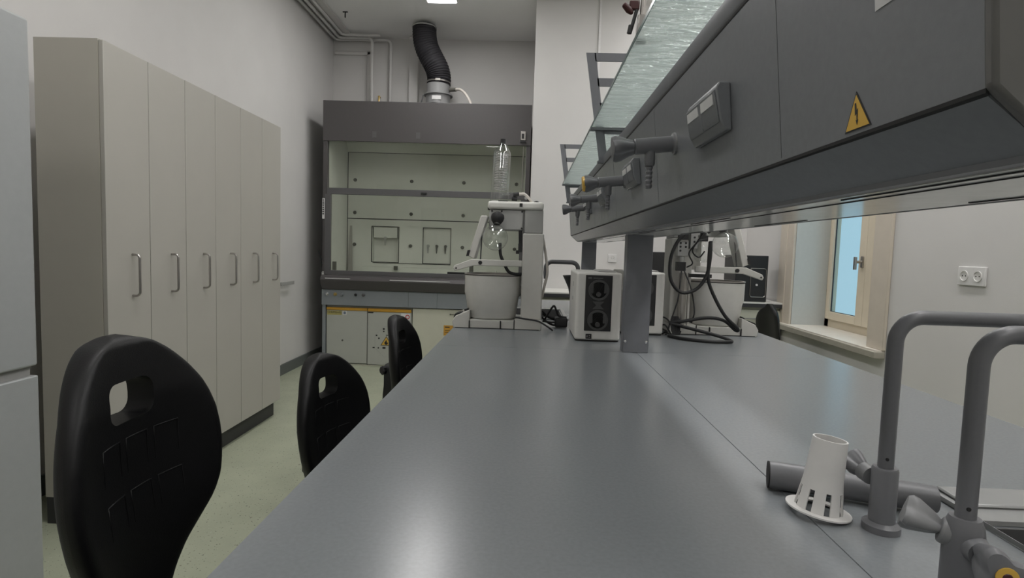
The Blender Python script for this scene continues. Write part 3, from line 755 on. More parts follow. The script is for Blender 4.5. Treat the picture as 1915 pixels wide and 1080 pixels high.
def lab_chair(top, x, y, label, seat_drop=0.50, rot=0.0):
    """top = height of the top of the back"""
    t = thing('lab_chair', (0, 0, 0), label, 'chair', 'black lab chairs along the bench')
    mb = backrest_mesh(); mb.b.transform(Matrix.Translation((0, 0, top)))
    bk = build('backrest', mb, M['black'], t, smooth=60)
    # grip hole
    cut = build('cutter', MB().rbox(-0.10, 0.12, -0.072, 0.050, top - 0.158, top - 0.083, 0.024, 'x', 6), M['black'])
    md = bk.modifiers.new('hole', 'BOOLEAN'); md.operation = 'DIFFERENCE'; md.object = cut; md.solver = 'EXACT'
    dg = bpy.context.evaluated_depsgraph_get(); dg.update()
    me = bpy.data.meshes.new_from_object(bk.evaluated_get(dg))
    bk.modifiers.clear(); bk.data = me
    for p in me.polygons: p.use_smooth = True
    me.set_sharp_from_angle(angle=math.radians(55))
    bpy.data.objects.remove(cut)
    # raised grip ribs on the front of the back
    rb = MB()
    def xs(yy, d): return 1.45 * yy * yy + 0.020 * math.exp(-((d - 0.40) / 0.12) ** 2) - 0.015 * max(0, 0.12 - d) / 0.12 + 0.0290
    for za, zc in ((0.190, 0.255), (0.290, 0.350)):
        for c in (-0.075, 0.0, 0.075):
            P = []
            for yy, d in [(c - 0.028, zc), (c - 0.028, (za + zc) / 2), (c - 0.028, za), (c, za), (c + 0.028, za), (c + 0.028, (za + zc) / 2), (c + 0.028, zc)]:
                P.append((xs(yy, d) + 0.0005, yy, top - d))
            rb.tube(P, [0.0006, 0.0013, 0.0018, 0.0018, 0.0018, 0.0013, 0.0006], 6)
    build('grip_ribs', rb, M['black'], bk, smooth=80)
    sh = top - seat_drop
    # carrier behind the back and bar under the seat
    c = MB().rbox(-0.055, -0.012, -0.045, 0.045, top - 0.46, top - 0.27, 0.02, 'x')
    c.tube(bend_path([(-0.045, 0, top - 0.30), (-0.060, 0, top - 0.44), (-0.060, 0, sh - 0.055), (0.20, 0, sh - 0.055)], 0.06), 0.016, 12)
    build('back_support', c, M['bplastic'], t)
    k = MB().lathe([(0.008, 0), (0.022, 0.006), (0.024, 0.022), (0.018, 0.028)], (-0.05, -0.03, top - 0.30), (-0.6, -0.8, 0), 24, lobes=8, lobe=0.06)
    build('adjusting_knob', k, M['bplastic'], t)
    s = MB()
    rows = []
    for h, sc in ((-0.035, 0.90), (-0.03, 0.97), (-0.012, 1.0), (0.0, 0.985), (0.006, 0.93)):
        rows.append([s.b.verts.new((0.235 + 0.215 * sc * math.copysign(abs(math.cos(a)) ** 0.75, math.cos(a)), 0.225 * sc * math.copysign(abs(math.sin(a)) ** 0.75, math.sin(a)), sh + h)) for a in [2 * PI * i / 40 for i in range(40)]])
    for p, q in zip(rows, rows[1:]):
        for i in range(40): s.b.faces.new((p[i], p[(i + 1) % 40], q[(i + 1) % 40], q[i]))
    s.b.faces.new(rows[0][::-1]); s.b.faces.new(rows[-1])
    build('seat', s, M['black'], t, smooth=50)
    build('gas_column', MB().cyl((0.22, 0, 0.09), (0.22, 0, sh - 0.16), 0.025).cyl((0.22, 0, sh - 0.17), (0.22, 0, sh - 0.04), 0.014).box(0.14, 0.30, -0.07, 0.07, sh - 0.060, sh - 0.034), M['bplastic'], t)
    for i in range(5):
        a = 2 * PI * i / 5 + 0.3
        dx, dy = math.cos(a), math.sin(a)
        f = MB().tube([(0.22, 0, 0.10), (0.22 + dx * 0.14, dy * 0.14, 0.085), (0.22 + dx * 0.27, dy * 0.27, 0.055)], [0.026, 0.021, 0.014], 10)
        lg = build('base_arm', f, M['bplastic'], t)
        build('foot_glide', MB().lathe([(0.022, 0), (0.022, 0.015), (0.012, 0.022), (0.010, 0.055)], (0.22 + dx * 0.27, dy * 0.27, 0), (0, 0, 1), 14), M['rubber'], lg)
    t.location = (x, y, 0); t.rotation_euler = (0, 0, rot)
    return t
lab_chair(1.085, -0.775, 1.03, 'nearest black lab chair, its backrest large in the left foreground', seat_drop=0.585, rot=0.0)
lab_chair(0.860, -0.765, 2.06, 'middle black lab chair pulled up to the bench, lower than the nearest one', seat_drop=0.46, rot=-0.26)
lab_chair(0.898, -0.705, 3.00, 'farthest black lab chair at the bench, in front of the hood cabinets', seat_drop=0.47, rot=-0.10)

# ================================================================== FUME HOOD
HX0, HX1, HY = -2.15, -0.02, 5.75
fh = thing('fume_hood', (-1.08, 6.15, 0), 'large dark grey fume hood with glass sash and pale interior at the back wall', 'fume hood')
build('fascia', MB().box(HX0, HX1, HY, HY + 0.02, 2.325, 2.73), M['hoodd'], fh, bevel=0.003)
build('top_housing', MB().box(HX0, HX1, HY + 0.02, 6.55, 2.62, 2.73), M['hoodm'], fh)
build('side_panel', MB().box(HX0, HX0 + 0.02, HY + 0.03, 6.55, 0.0, 2.62), M['hoodm'], fh)
build('side_panel', MB().box(HX1 - 0.02, HX1, HY + 0.03, 6.55, 0.0, 2.62), M['hoodm'], fh)
build('front_post', MB().box(HX0, HX0 + 0.045, HY + 0.01, HY + 0.06, 0.92, 2.325), M['hoodd'], fh, bevel=0.002)
build('front_post', MB().box(HX1 - 0.045, HX1, HY + 0.01, HY + 0.06, 0.92, 2.325), M['hoodd'], fh, bevel=0.002)
build('foot_post', MB().box(HX0, HX0 + 0.035, HY + 0.02, HY + 0.06, 0.0, 0.64), M['hoodb'], fh)
# upper fixed glazing and lifting sash
build('upper_pane', MB().box(HX0 + .045, HX1 - .045, HY + 0.045, HY + 0.050, 1.84, 2.325), M['sash'], fh)
sh_ = build('sash_frame', MB().box(HX0 + .046, HX1 - .046, HY + 0.005, HY + 0.035, 1.785, 1.85).box(HX0 + .022, HX0 + .085, HY + 0.005, HY + 0.035, 1.0, 1.785).box(HX1 - .085, HX1 - .022, HY + 0.005, HY + 0.035, 1.0, 1.785).box(HX0 + .022, HX1 - .022, HY + 0.0, HY + 0.035, 0.958, 1.0), M['hoodm'], fh, bevel=0.002)
build('sash_pane', MB().box(HX0 + .085, HX1 - .085, HY + 0.018, HY + 0.023, 1.0, 1.785), M['sash'], sh_)
build('sash_pull', MB().box(-1.13, -1.07, HY - 0.004, HY + 0.005, 1.805, 1.825), M['groove'], sh_)
# rounded front sill, highlights of its metal strip painted as pale pieces
ar = [(HY + 0.05, 0.955), (HY - 0.02, 0.955), (HY - 0.055, 0.94), (HY - 0.075, 0.905), (HY - 0.06, 0.865), (HY - 0.02, 0.805), (HY + 0.05, 0.80)]
build('front_sill', MB().prism([(HX0 + 0.01, y, z) for y, z in ar], (HX1 - HX0 - 0.02, 0, 0)), M['hoodd'], fh, smooth=25)
build('strip_highlight', MB().box(HX0 + .06, -1.83, HY - 0.0745, HY - 0.060, 0.915, 0.924), M['label'], fh)
build('strip_highlight', MB().box(-1.42, -0.80, HY - 0.0745, HY - 0.060, 0.915, 0.924), M['label'], fh)
# service fascia below
build('service_fascia', MB().box(HX0, HX1, HY + 0.0, HY + 0.02, 0.638, 0.80), M['hoodb'], fh)
b = MB()
for x in (-1.24, -0.94, -0.55): b.box(x - 0.001, x + 0.001, HY - 0.0008, HY, 0.64, 0.798)
build('fascia_joints', b, M['groove'], fh)
for x, mt_, r in ((-2.09, M['chrome'], 0.014), (-2.005, M['brass'], 0.017), (-1.93, M['hoodb'], 0.016), (-1.79, M['bplastic'], 0.014), (-1.71, M['hoodm'], 0.016)):
    build('service_outlet', MB().lathe([(r, 0), (r, 0.012), (r * 0.7, 0.014), (r * 0.6, 0.03)], (x, HY, 0.752), (0, -1, 0), 16), mt_, fh)
# interior
IX0, IX1, IY = HX0 + 0.05, HX1 - 0.05, 6.40
R1 = (-1.813, -1.504, 1.085, 1.487); R2 = (-1.22, -0.905, 1.085, 1.487)
b = MB()
xs = sorted([IX0, IX1, R1[0], R1[1], R2[0], R2[1]]); zs = [0.93, 1.085, 1.487, 2.32]
hb = MB().plate(xs, zs, 0, 0.02, [R1, R2])     # built flat, then stood up
for v in hb.b.verts: v.co = Vector((v.co.x, IY + v.co.z, v.co.y))
build('back_lining', hb, M['hoodin'], fh)
build('side_lining', MB().box(IX0 - .005, IX0, HY + 0.06, IY, 0.93, 2.6), M['hoodin'], fh)
build('side_lining', MB().box(IX1, IX1 + .005, HY + 0.06, IY, 0.93, 2.6), M['hoodin'], fh)
build('baffle', MB().prism([(IX0, IY, 2.32), (IX0, IY + .01, 2.32), (IX0, IY - 0.18, 2.6), (IX0, IY - 0.19, 2.6)], (IX1 - IX0, 0, 0)), M['hoodin'], fh)
build('hood_roof', MB().box(IX0, IX1, HY + 0.06, IY - 0.18, 2.6, 2.615), M['hoodin'], fh)
build('work_surface', MB().box(IX0, IX1, HY + 0.05, IY, 0.90, 0.93), M['hoodin'], fh)
build('back_trough', MB().box(IX0 + 0.2, IX1 - 0.3, IY - 0.10, IY - 0.002, 0.93, 1.03), M['hoodin'], fh)
b = MB().box(IX0, IX1 - 0.02, IY - 0.003, IY - 0.001, 1.568, 1.578)
for R in (R1, R2):
    x0, x1, z0, z1 = R; q = 0.006
    b.box(x0 - q, x0, IY - .003, IY + .01, z0 - q, z1 + q).box(x1, x1 + q, IY - .003, IY + .01, z0 - q, z1 + q).box(x0 - q, x1 + q, IY - .003, IY + .01, z0 - q, z0).box(x0 - q, x1 + q, IY - .003, IY + .01, z1, z1 + q)
b.box(-1.80, -0.9, IY - 0.003, IY - .001, 1.070, 1.076)
b.box(IX0 + .0005, IX0 + .006, IY - 0.006, IY - 0.001, 0.95, 2.32).box(IX0, IX1, IY - 0.004, IY - .001, 2.317, 2.322)
build('lining_joints', b, M['groove'], fh)
for R, n in ((R1, 1), (R2, 3)):
    x0, x1, z0, z1 = R
    rb = MB().box(x0, x1, IY + 0.075, IY + 0.085, z0, z1).box(x0, x0 + .006, IY + .012, IY + 0.075, z0, z1).box(x1 - .006, x1, IY + .012, IY + 0.075, z0, z1).box(x0, x1, IY + .012, IY + 0.075, z0, z0 + .006).box(x0, x1, IY + .012, IY + 0.075, z1 - .006, z1)
    if n == 1: rb.box(x0 + .02, x1 - .02, IY + 0.005, IY + 0.075, z1 - 0.125, z1 - .006)
    else: rb.box(x0 + .006, x1 - .006, IY + 0.020, IY + 0.075, z0 + .006, z1 - .006)
    rc_ = build('outlet_recess', rb, M['hoodin'], fh)
    for k in range(n):
        xx = (x0 + x1) / 2 + (k - (n - 1) / 2) * 0.1; zz = 1.285 if n == 3 else z1 - 0.128
        tb = MB().lathe([(0.016, 0), (0.016, 0.03), (0.012, 0.045)], (xx, IY + 0.02, zz), (0, -1, 0), 14)
        tb.lathe([(0.013, 0), (0.009, -0.04), (0.005, -0.085)], (xx, IY - 0.012, zz), (0, 0, 1), 12)
        build('outlet_nozzle', tb, M['knob'] if k else M['greyh'], rc_)
for z in (2.01, 1.64, 1.277):
    for x in (-2.015, -1.365, -0.768, -0.17):
        if (z, x) == (1.277, -1.365) or True:
            build('rod_socket', MB().lathe([(0.020, 0), (0.020, 0.006), (0.014, 0.010), (0.012, 0.022), (0.006, 0.024)], (x, IY, z), (0, -1, 0), 18), M['knob'], fh)
# small pieces inside and on the frame
build('rod_holder', MB().prism([(-2.065, 6.385, 1.49), (-2.045, 6.385, 1.49), (-2.015, 6.33, 0.935), (-2.075, 6.33, 0.935)], (0, 0.01, 0)), M['steel'], fh)
build('sensor_box', MB().box(-0.62, -0.58, HY + 0.06, HY + 0.10, 1.0, 1.10), M['knob'], fh)
build('sensor_box', MB().box(-2.055, -2.02, HY + 0.04, HY + 0.07, 1.0, 1.09), M['knob'], fh)
build('sensor_box', MB().box(-1.52, -1.485, IY - 0.15, IY - .101, 1.0, 1.045), M['knob'], fh)
build('outlet_block', MB().box(-0.84, -0.64, HY + 0.001, HY + 0.05, 1.0, 1.02), M['groove'], fh)
sc = build('height_scale', MB().box(HX0 - .0, HX0 + 0.022, HY - 0.003, HY + 0.01, 1.53, 1.74), M['labelw'], fh, label='white strip sticker with black dots')
b = MB()
for k in range(6): b.lathe([(0.008, 0), (0.008, 0.001)], (HX0 + 0.011, HY - 0.003, 1.58 + k * 0.022), (0, -1, 0), 10)
b.box(HX0 + 0.007, HX0 + 0.015, HY - 0.004, HY - 0.003, 1.70, 1.735)
build('scale_dots', b, M['ink'], sc)
fc = build('flow_display', MB().box(-0.125, -0.075, HY - 0.015, HY, 2.375, 2.465), M['steel'], fh, bevel=0.003)
build('flow_display_screen', MB().box(-0.127, -0.073, HY - 0.017, HY, 2.352, 2.372).box(-0.115, -0.09, HY - 0.0165, HY - 0.014, 2.39, 2.44), M['bplastic'], fc)
build('rail_glint', MB().cyl((HX1 - 0.075, HY + 0.055, 1.86), (HX1 - 0.075, HY + 0.055, 2.32), 0.006), M['steel'], fh)
build('side_hook', MB().tube([(HX0 - 0.03, HY - 0.01, 1.20), (HX0 - 0.012, HY, 1.10), (HX0 - 0.002, HY + 0.02, 1.02)], 0.008, 8), M['bplastic'], fh)
for x in (-1.62, -1.27 + 0.1): 
    build('fascia_clip', MB().box(x - 0.02, x + 0.02, HY - 0.002, HY, 2.37, 2.43), M['hoodm'], fh)
lid = build('sash_end_button', MB().cyl((HX1 - 0.03, HY - 0.001, 1.80), (HX1 - 0.03, HY + 0.006, 1.80), 0.017), M['label'], fh)
build('latch', MB().box(HX0 + 0.005, HX0 + 0.03, HY - 0.02, HY, 0.955, 0.985), M['chrome'], fh)

# cabinets under the hood
def under(name, x0, x1, z1, mt_, label, cat='cabinet', y=HY + 0.03, door_mat=None):
    t = thing(name, ((x0 + x1) / 2, y + 0.28, 0), label, cat)
    build('body', MB().box(x0 + 0.002, x1 - 0.002, y + 0.02, y + 0.58, 0.002, z1 + 0.02), mt_, t)
    return t
sc1 = under('safety_cabinet', -2.112, -1.204, 0.61, M['safecab'], 'pale grey two-door safety cabinet with yellow trim under the left of the fume hood')
d1 = build('door', MB().box(-2.105, -1.677, HY + 0.025, HY + 0.049, 0.028, 0.582), M['safecab'], sc1, bevel=0.002, label='left door with yellow lettered label')
d2 = build('door', MB().box(-1.669, -1.212, HY + 0.025, HY + 0.049, 0.018, 0.578), M['safecab'], sc1, bevel=0.002, label='right door with flammable warning triangle')
build('top_trim', MB().box(-2.105, -1.677, HY + 0.018, HY + 0.049, 0.584, 0.612).box(-1.669, -1.212, HY + 0.018, HY + 0.049, 0.580, 0.612), M['yellow'], sc1, bevel=0.004)
build('door_gap', MB().box(-1.677, -1.669, HY + 0.040, HY + 0.049, 0.01, 0.612), M['groove'], sc1)
build('kick_strip', MB().box(-2.105, -1.21, HY + 0.03, HY + 0.049, 0.002, 0.012), M['creamcab'], sc1)
build('keyhole', MB().cyl((-1.935, HY + 0.026, 0.265), (-1.935, HY + 0.022, 0.265), 0.010), M['knob'], d1)
lb = build('name_label', MB().box(-2.10, -1.945, HY + 0.0235, HY + 0.025, 0.532, 0.576), M['labely'], d1)
build('lettering', text_mb('CHEMISAFE', 0.030, (-2.097, HY + 0.0232, 0.550), (1, 0, 0), (0, 0, 1)), M['ink'], lb)
li = build('icon_label', MB().box(-1.935, -1.893, HY + 0.0235, HY + 0.025, 0.535, 0.577), M['labelw'], d1)
build('icon', MB().rbox(-1.927, -1.901, HY + 0.0225, HY + 0.0235, 0.543, 0.570, 0.006, 'y'), M['blueink'], li)
build('small_label', MB().box(-1.665, -1.61, HY + 0.0235, HY + 0.025, 0.562, 0.576), M['ink'], d2)
rl = build('inspection_label', MB().box(-1.32, -1.22, HY + 0.0235, HY + 0.025, 0.500, 0.570), M['labelw'], d2)
build('label_ring', MB().lathe([(0.024, 0), (0.024, 0.001), (0.014, 0.001), (0.014, 0)], (-1.25, HY + 0.0235, 0.535), (0, -1, 0), 20, capa=False, capb=False), M['redink'], rl)
# octagonal warning diagram: outline, triangle with flame, small captions
cx, cz, y0 = -1.43, 0.265, HY + 0.0242
oc = MB(); R = 0.175
for k in range(8):
    a0, a1 = PI / 8 + k * PI / 4, PI / 8 + (k + 1) * PI / 4
    p = [(cx + r * math.cos(a), y0, cz + r * math.sin(a)) for r, a in ((R, a0), (R, a1), (R - 0.003, a1), (R - 0.003, a0))]
    oc.prism(p, (0, -0.0008, 0))
dg_ = build('warning_diagram', oc, M['greyh'], d2)
def tri(x, z, s, y, th=0.0006): return MB().prism([(x - s, y, z), (x + s, y, z), (x, y, z + s * 1.62)], (0, -th, 0))
build('warning_triangle', tri(-1.470, 0.225, 0.062, y0), M['ink'], dg_)
build('triangle_face', tri(-1.470, 0.2305, 0.052, y0 - 0.0007), M['signy'], dg_)
fl_ = [(-1.445, 0.288), (-1.455, 0.268), (-1.462, 0.262), (-1.463, 0.245), (-1.452, 0.2345), (-1.438, 0.2345), (-1.427, 0.245), (-1.430, 0.262), (-1.437, 0.256), (-1.440, 0.272)]
build('flame_symbol', MB().prism([(x - 0.025, y0 - 0.0013, z) for x, z in fl_[::-1]], (0, -0.0006, 0)), M['ink'], dg_)
cp_ = MB()
for x, z, sx, sz in ((-1.47, 0.40, .012, .012), (-1.47, 0.375, .010, .010), (-1.545, 0.33, .010, .010), (-1.52, 0.30, .010, .010), (-1.575, 0.20, .014, .007), (-1.525, 0.198, .008, .009), (-1.465, 0.20, .020, .013), (-1.40, 0.205, .020, .005), (-1.43, 0.335, .02, .006)):
    cp_.box(x - 0.028 - sx * 0.8, x - 0.028 + sx * 0.8, y0 - 0.0008, y0, z - sz * 0.8, z + sz * 0.8)
build('small_captions', cp_, M['ink'], dg_)
sc2 = under('base_cabinet', -1.200, -0.62, 0.61, M['creamcab'], 'cream base cabinet under the middle of the fume hood with an orange sticker')
dd = build('door', MB().box(-1.196, -0.624, HY + 0.025, HY + 0.049, 0.015, 0.628), M['creamcab'], sc2, bevel=0.002)
st = build('orange_sticker', MB().box(-0.868, -0.735, HY + 0.0235, HY + 0.025, 0.355, 0.462), M['orange'], dd)
build('sticker_text', MB().box(-0.855, -0.805, HY + 0.023, HY + 0.0235, 0.438, 0.448).box(-0.855, -0.75, HY + 0.023, HY + 0.0235, 0.405, 0.409).box(-0.855, -0.75, HY + 0.023, HY + 0.0235, 0.385, 0.389), M['ink'], st)
build('key_lever', MB().cyl((-0.80, HY + 0.02, 0.578), (-0.72, HY + 0.02, 0.574), 0.004).cyl((-0.80, HY + 0.026, 0.578), (-0.80, HY + 0.014, 0.578), 0.008), M['knob'], dd)
sc3 = under('base_cabinet', -0.616, -0.045, 0.61, M['creamcab'], 'cream base cabinet under the right end of the fume hood, hidden by the evaporator')
build('door', MB().box(-0.612, -0.049, HY + 0.025, HY + 0.049, 0.015, 0.628), M['creamcab'], sc3, bevel=0.002)

# exhaust duct
ed = thing('exhaust_duct', (-1.04, 6.15, 2.73), 'black corrugated exhaust hose rising from the grey collar on the fume hood to the ceiling', 'duct')
path = smooth_path([(-1.04, 6.15, 3.02), (-1.035, 6.15, 3.09), (-1.06, 6.15, 3.19), (-1.12, 6.15, 3.30), (-1.175, 6.15, 3.41), (-1.20, 6.15, 3.52), (-1.205, 6.15, ZC - 0.03)], 18)
rr = [0.120 + (0, .006, .009, .006)[i % 4] for i in range(len(path))]
build('hose', MB().tube(path, rr, 28), M['duct'], ed, smooth=80)
build('hose_clamp', MB().lathe([(0.132, 0), (0.132, 0.012), (0.13, 0.013)], (-1.205, 6.15, ZC - 0.05), (0, 0, 1), 28), M['greyh'], ed)
build('hose_clamp', MB().lathe([(0.132, 0), (0.132, 0.012)], (-1.04, 6.15, 3.035), (0, 0, 1), 28).box(-1.05, -1.0, 6.15 - 0.142, 6.15 - 0.128, 3.03, 3.052), M['steel'], ed)
cl_ = build('collar', MB().lathe([(0.13, 0.0), (0.13, 0.095), (0.155, 0.10), (0.155, 0.112), (0.124, 0.116), (0.124, 0.22)], (-1.04, 6.15, 2.80), (0, 0, 1), 32), M['collar'], ed)
build('collar_base', MB().lathe([(0.155, 0), (0.155, 0.01), (0.13, 0.074)], (-1.04, 6.15, 2.731), (0, 0, 1), 32), M['bplastic'], ed)
build('collar_label', MB().box(-1.085, -0.99, 6.15 - 0.133, 6.15 - 0.128, 2.835, 2.875), M['labelw'], cl_)
build('pressure_port', MB().cyl((-0.92, 6.13, 2.965), (-0.845, 6.11, 2.965), 0.021), M['knob'], ed)
build('pressure_hose', MB().tube(smooth_path([(-0.845, 6.11, 2.965), (-0.79, 6.08, 2.955), (-0.73, 6.05, 2.90), (-0.67, 6.02, 2.80), (-0.65, 6.0, 2.735)], 6), 0.014, 10), M['hose'], ed)
build('clip_cable', MB().tube([(-1.19, 6.08, 2.89), (-1.205, 6.05, 2.80), (-1.21, 6.03, 2.738)], 0.006, 8), M['bplastic'], ed)

# ================================================================== ROTARY EVAPORATORS
def evaporator(ox, sx, y, label, second=False):
    """ox = world x of the tower's outer side; sx=+1 bath to the left of the tower"""
    X = lambda x: ox + sx * x
    def bx(mb, x0, x1, y0, y1, z0, z1):
        a, c = sorted((X(x0), X(x1))); return mb.box(a, c, y + y0, y + y1, z0, z1)
    t = thing('rotary_evaporator', (X(-0.15), y + 0.12, BZ), label, 'rotary evaporator', 'rotary evaporators on the bench')
    # base
    b = MB()
    bx(b, -0.125, 0.0, 0.0, 0.22, BZ, 0.946)
    tb = build('base', b, M['ivory'], t, bevel=0.003)
    b = MB()
    p = [(-0.41, BZ), (-0.415, 0.93), (-0.40, 0.955), (-0.335, 0.985), (-0.335, BZ)]
    b.prism([(X(x), y + 0.0, z) for x, z in p], (0, 0.24, 0))
    bx(b, -0.335, -0.125, 0.005, 0.24, BZ, 0.94)
    bp_ = build('bath_base', b, M['ivory'], t, bevel=0.003)
    b = MB(); pass
    bx(b, -0.337, -0.333, -0.003, 0.002, BZ + .004, 0.936); bx(b, -0.192, -0.187, -0.002, 0.006, BZ + .004, 0.938)
    bx(b, -0.40, -0.01, -0.0005, 0.22, BZ + 0.0002, BZ + 0.003); bx(b, -0.128, -0.124, -0.003, 0.002, BZ + .002, 0.945)
    build('base_gap', b, M['groove'], bp_)
    b = MB(); b.prism([(X(x), y + 0.02, z) for x, z in ((-0.412, 0.945), (-0.405, 0.962), (-0.375, 0.972), (-0.372, 0.957))], (0, 0.08, 0))
    b.lathe([(0.013, 0), (0.011, 0.012)], (X(-0.352), y + 0.05, 0.974), (sx * -0.4, 0, 1), 16)
    build('bath_knob', b, M['bplastic'], bp_)
    # tower
    b = MB(); bx(b, -0.098, 0.0, 0.02, 0.16, 0.946, 1.348)
    tw = build('tower', b, M['ivory'], t, bevel=0.006, seg=3)
    b = MB(); bx(b, -0.092, -0.006, 0.025, 0.155, 1.349, 1.455)
    build('tower_head', b, M['greyh'], t, bevel=0.004)
    b = MB(); bx(b, -0.265, -0.006, 0.015, 0.165, 1.4555, 1.4925)
    build('top_cover', b, M['ivory2'], t, bevel=0.012, seg=4)
    b = MB(); bx(b, -0.258, -0.1, 0.03, 0.15, 1.36, 1.4555)
    hd = build('drive_housing', b, M['greyh'], t, bevel=0.006)
    b = MB()
    for px, pz in ((-0.245, 1.447), (-0.20, 1.447), (-0.105, 1.447), (-0.105, 1.37)): b.lathe([(0.0045, 0), (0.0045, 0.002)], (X(px), y + 0.03, pz), (0, -1, 0), 10)
    build('screws', b, M['bplastic'], hd)
    b = MB(); b.lathe([(0.012, 0), (0.012, 0.006), (0.008, 0.010)], (X(-0.04), y + 0.08, 1.4925), (0, 0, 1), 16); bx(b, -0.268, -0.256, 0.06, 0.11, 1.455, 1.482); bx(b, -0.118, -0.104, 0.012, 0.02, 1.468, 1.484); bx(b, -0.22, -0.175, 0.07, 0.10, 1.4925, 1.500)
    build('buttons', b, M['bplastic'], t)
    # slanted joint, flask and condenser
    fcx, fcz = -0.218, 1.325
    dj = Vector((sx * 0.06, 0.35, 1)).normalized()
    j0 = Vector((X(fcx), y - 0.02, 1.385))
    b = MB().lathe([(0.016, 0.0), (0.020, 0.006), (0.027, 0.016), (0.031, 0.030), (0.029, 0.043), (0.018, 0.054), (0.002, 0.058)], j0, dj, 28)
    build('joint_collar', b, M['rubber'], t)
    fc_ = Vector((X(fcx - 0.004), y - 0.045, 1.322)); r = 0.058
    prof = [(max(1e-4, r * math.sin(a)), -r * math.cos(a)) for a in [PI * k / 20 for k in range(17)]]
    prof += [(0.020, r * 0.98), (0.014, r * 1.10), (0.014, r * 1.65)]
    build('evaporating_flask', MB().lathe(prof, fc_, dj, 32, capb=False), M['glass'], t)
    lean = Vector((sx * 0.035, 0.0, 1)).normalized(); c0_ = Vector((X(-0.216), y + 0.085, 1.497))
    prof = [(0.043, 0), (0.043, 0.04), (0.041, 0.05), (0.041, 0.222), (0.036, 0.235), (0.013, 0.268), (0.010, 0.275), (0.010, 0.285)]
    cn = build('condenser', MB().lathe(prof, c0_, lean, 32, capb=False), M['glass'], t)
    build('condenser_cap', MB().lathe([(0.0125, 0.262), (0.0125, 0.290), (0.011, 0.291)], c0_, lean, 20), M['bplastic'], cn)
    xx_, yy_, zz_ = frame(lean); P = []
    for k in range(15 * 14):
        a = 2 * PI * k / 14; h = 0.052 + 0.175 * k / (15 * 14)
        P.append(c0_ + lean * h + (xx_ * math.cos(a) + yy_ * math.sin(a)) * 0.027)
    build('glass_coil', MB().tube(P, 0.0046, 7), M['coil'], cn)
    b = MB().tube(smooth_path([c0_ + lean * 0.045, c0_ + lean * 0.03 + Vector((sx * 0.03, -0.02, 0)), c0_ + lean * 0.045 + Vector((sx * 0.062, -0.02, 0))], 5), 0.006, 8)
    build('glass_outlet', b, M['glass'], cn)
    b = MB().cyl(c0_ + Vector((sx * 0.066, -0.02, 0.030)), c0_ + Vector((sx * 0.094, -0.02, 0.034)), 0.010).cyl(c0_ + Vector((sx * 0.06, -0.02, 0.012)), c0_ + Vector((sx * 0.085, -0.02, 0.010)), 0.010)
    build('hose_fitting', b, M['bplastic'], cn)
    q = c0_ + Vector((sx * 0.094, -0.02, 0.034))
    build('cooling_hose', MB().tube(smooth_path([q, q + Vector((sx * 0.025, 0, 0.0)), q + Vector((sx * 0.05, 0.01, -0.022)), q + Vector((sx * 0.062, 0.02, -0.038))], 6), 0.0065, 8), M['hose'], t)
    # shield and arm
    p = [(-0.292, 1.422), (-0.262, 1.422), (-0.318, 1.222), (-0.348, 1.236)]
    build('splash_shield', MB().prism([(X(x), y - 0.015, z) for x, z in p], (0, 0.11, 0)), M['ivory'], t, bevel=0.004)
    build('shield_grip', MB().prism([(X(x), y - 0.022, z) for x, z in ((-0.349, 1.262), (-0.337, 1.264), (-0.343, 1.236), (-0.355, 1.234))], (0, 0.05, 0)), M['bplastic'], t)
    p = [(-0.405, 1.165), (-0.412, 1.178), (-0.404, 1.192), (-0.33, 1.222), (-0.098, 1.222), (-0.098, 1.194), (-0.318, 1.192)]
    ar_ = build('lift_arm', MB().prism([(X(x), y - 0.032, z) for x, z in p], (0, 0.014, 0)), M['ivory'], t, bevel=0.003)
    b = MB().lathe([(0.009, 0), (0.009, 0.006)], (X(-0.288), y - 0.032, 1.207), (0, -1, 0), 14).lathe([(0.004, 0), (0.004, 0.003)], (X(-0.398), y - 0.032, 1.179), (0, -1, 0), 10)
    build('arm_bolt', b, M['bplastic'], ar_)
    build('arm_rod', MB().cyl((X(-0.288), y - 0.03, 1.21), (X(-0.288), y + 0.02, 1.34), 0.003), M['bplastic'], ar_)
    # heating bath
    bc = Vector((X(-0.237), y + 0.115, 0.94)); NB = 48
    bb = MB()
    def ring(rx, ry, z): return [bb.b.verts.new((bc.x + rx * math.copysign(abs(math.cos(a)) ** 0.8, math.cos(a)), bc.y + ry * math.copysign(abs(math.sin(a)) ** 0.8, math.sin(a)), z)) for a in [2 * PI * i / NB for i in range(NB)]]
    rs = [ring(0.106, 0.096, 0.941), ring(0.115, 0.104, 0.950), ring(0.127, 0.114, 1.04), ring(0.1335, 0.12, 1.062), ring(0.1345, 0.12, 1.147), ring(0.130, 0.116, 1.149), ring(0.127, 0.113, 1.10), ring(0.110, 0.100, 0.96)]
    for p_, q_ in zip(rs, rs[1:]):
        for i in range(NB): bb.b.faces.new((p_[i], p_[(i + 1) % NB], q_[(i + 1) % NB], q_[i]))
    bb.b.faces.new(rs[0][::-1]); bb.b.faces.new(rs[-1])
    ba = build('heating_bath', bb, M['ivory2'], t, smooth=50)
    rm = MB()
    def ring2(rx, ry, z): return [rm.b.verts.new((bc.x + rx * math.copysign(abs(math.cos(a)) ** 0.8, math.cos(a)), bc.y + ry * math.copysign(abs(math.sin(a)) ** 0.8, math.sin(a)), z)) for a in [2 * PI * i / NB for i in range(NB)]]
    rs = [ring2(0.1362, 0.1215, 1.149), ring2(0.1362, 0.1215, 1.1535), ring2(0.1275, 0.1135, 1.1535), ring2(0.1265, 0.1125, 1.12), ring2(0.110, 0.10, 0.965)]
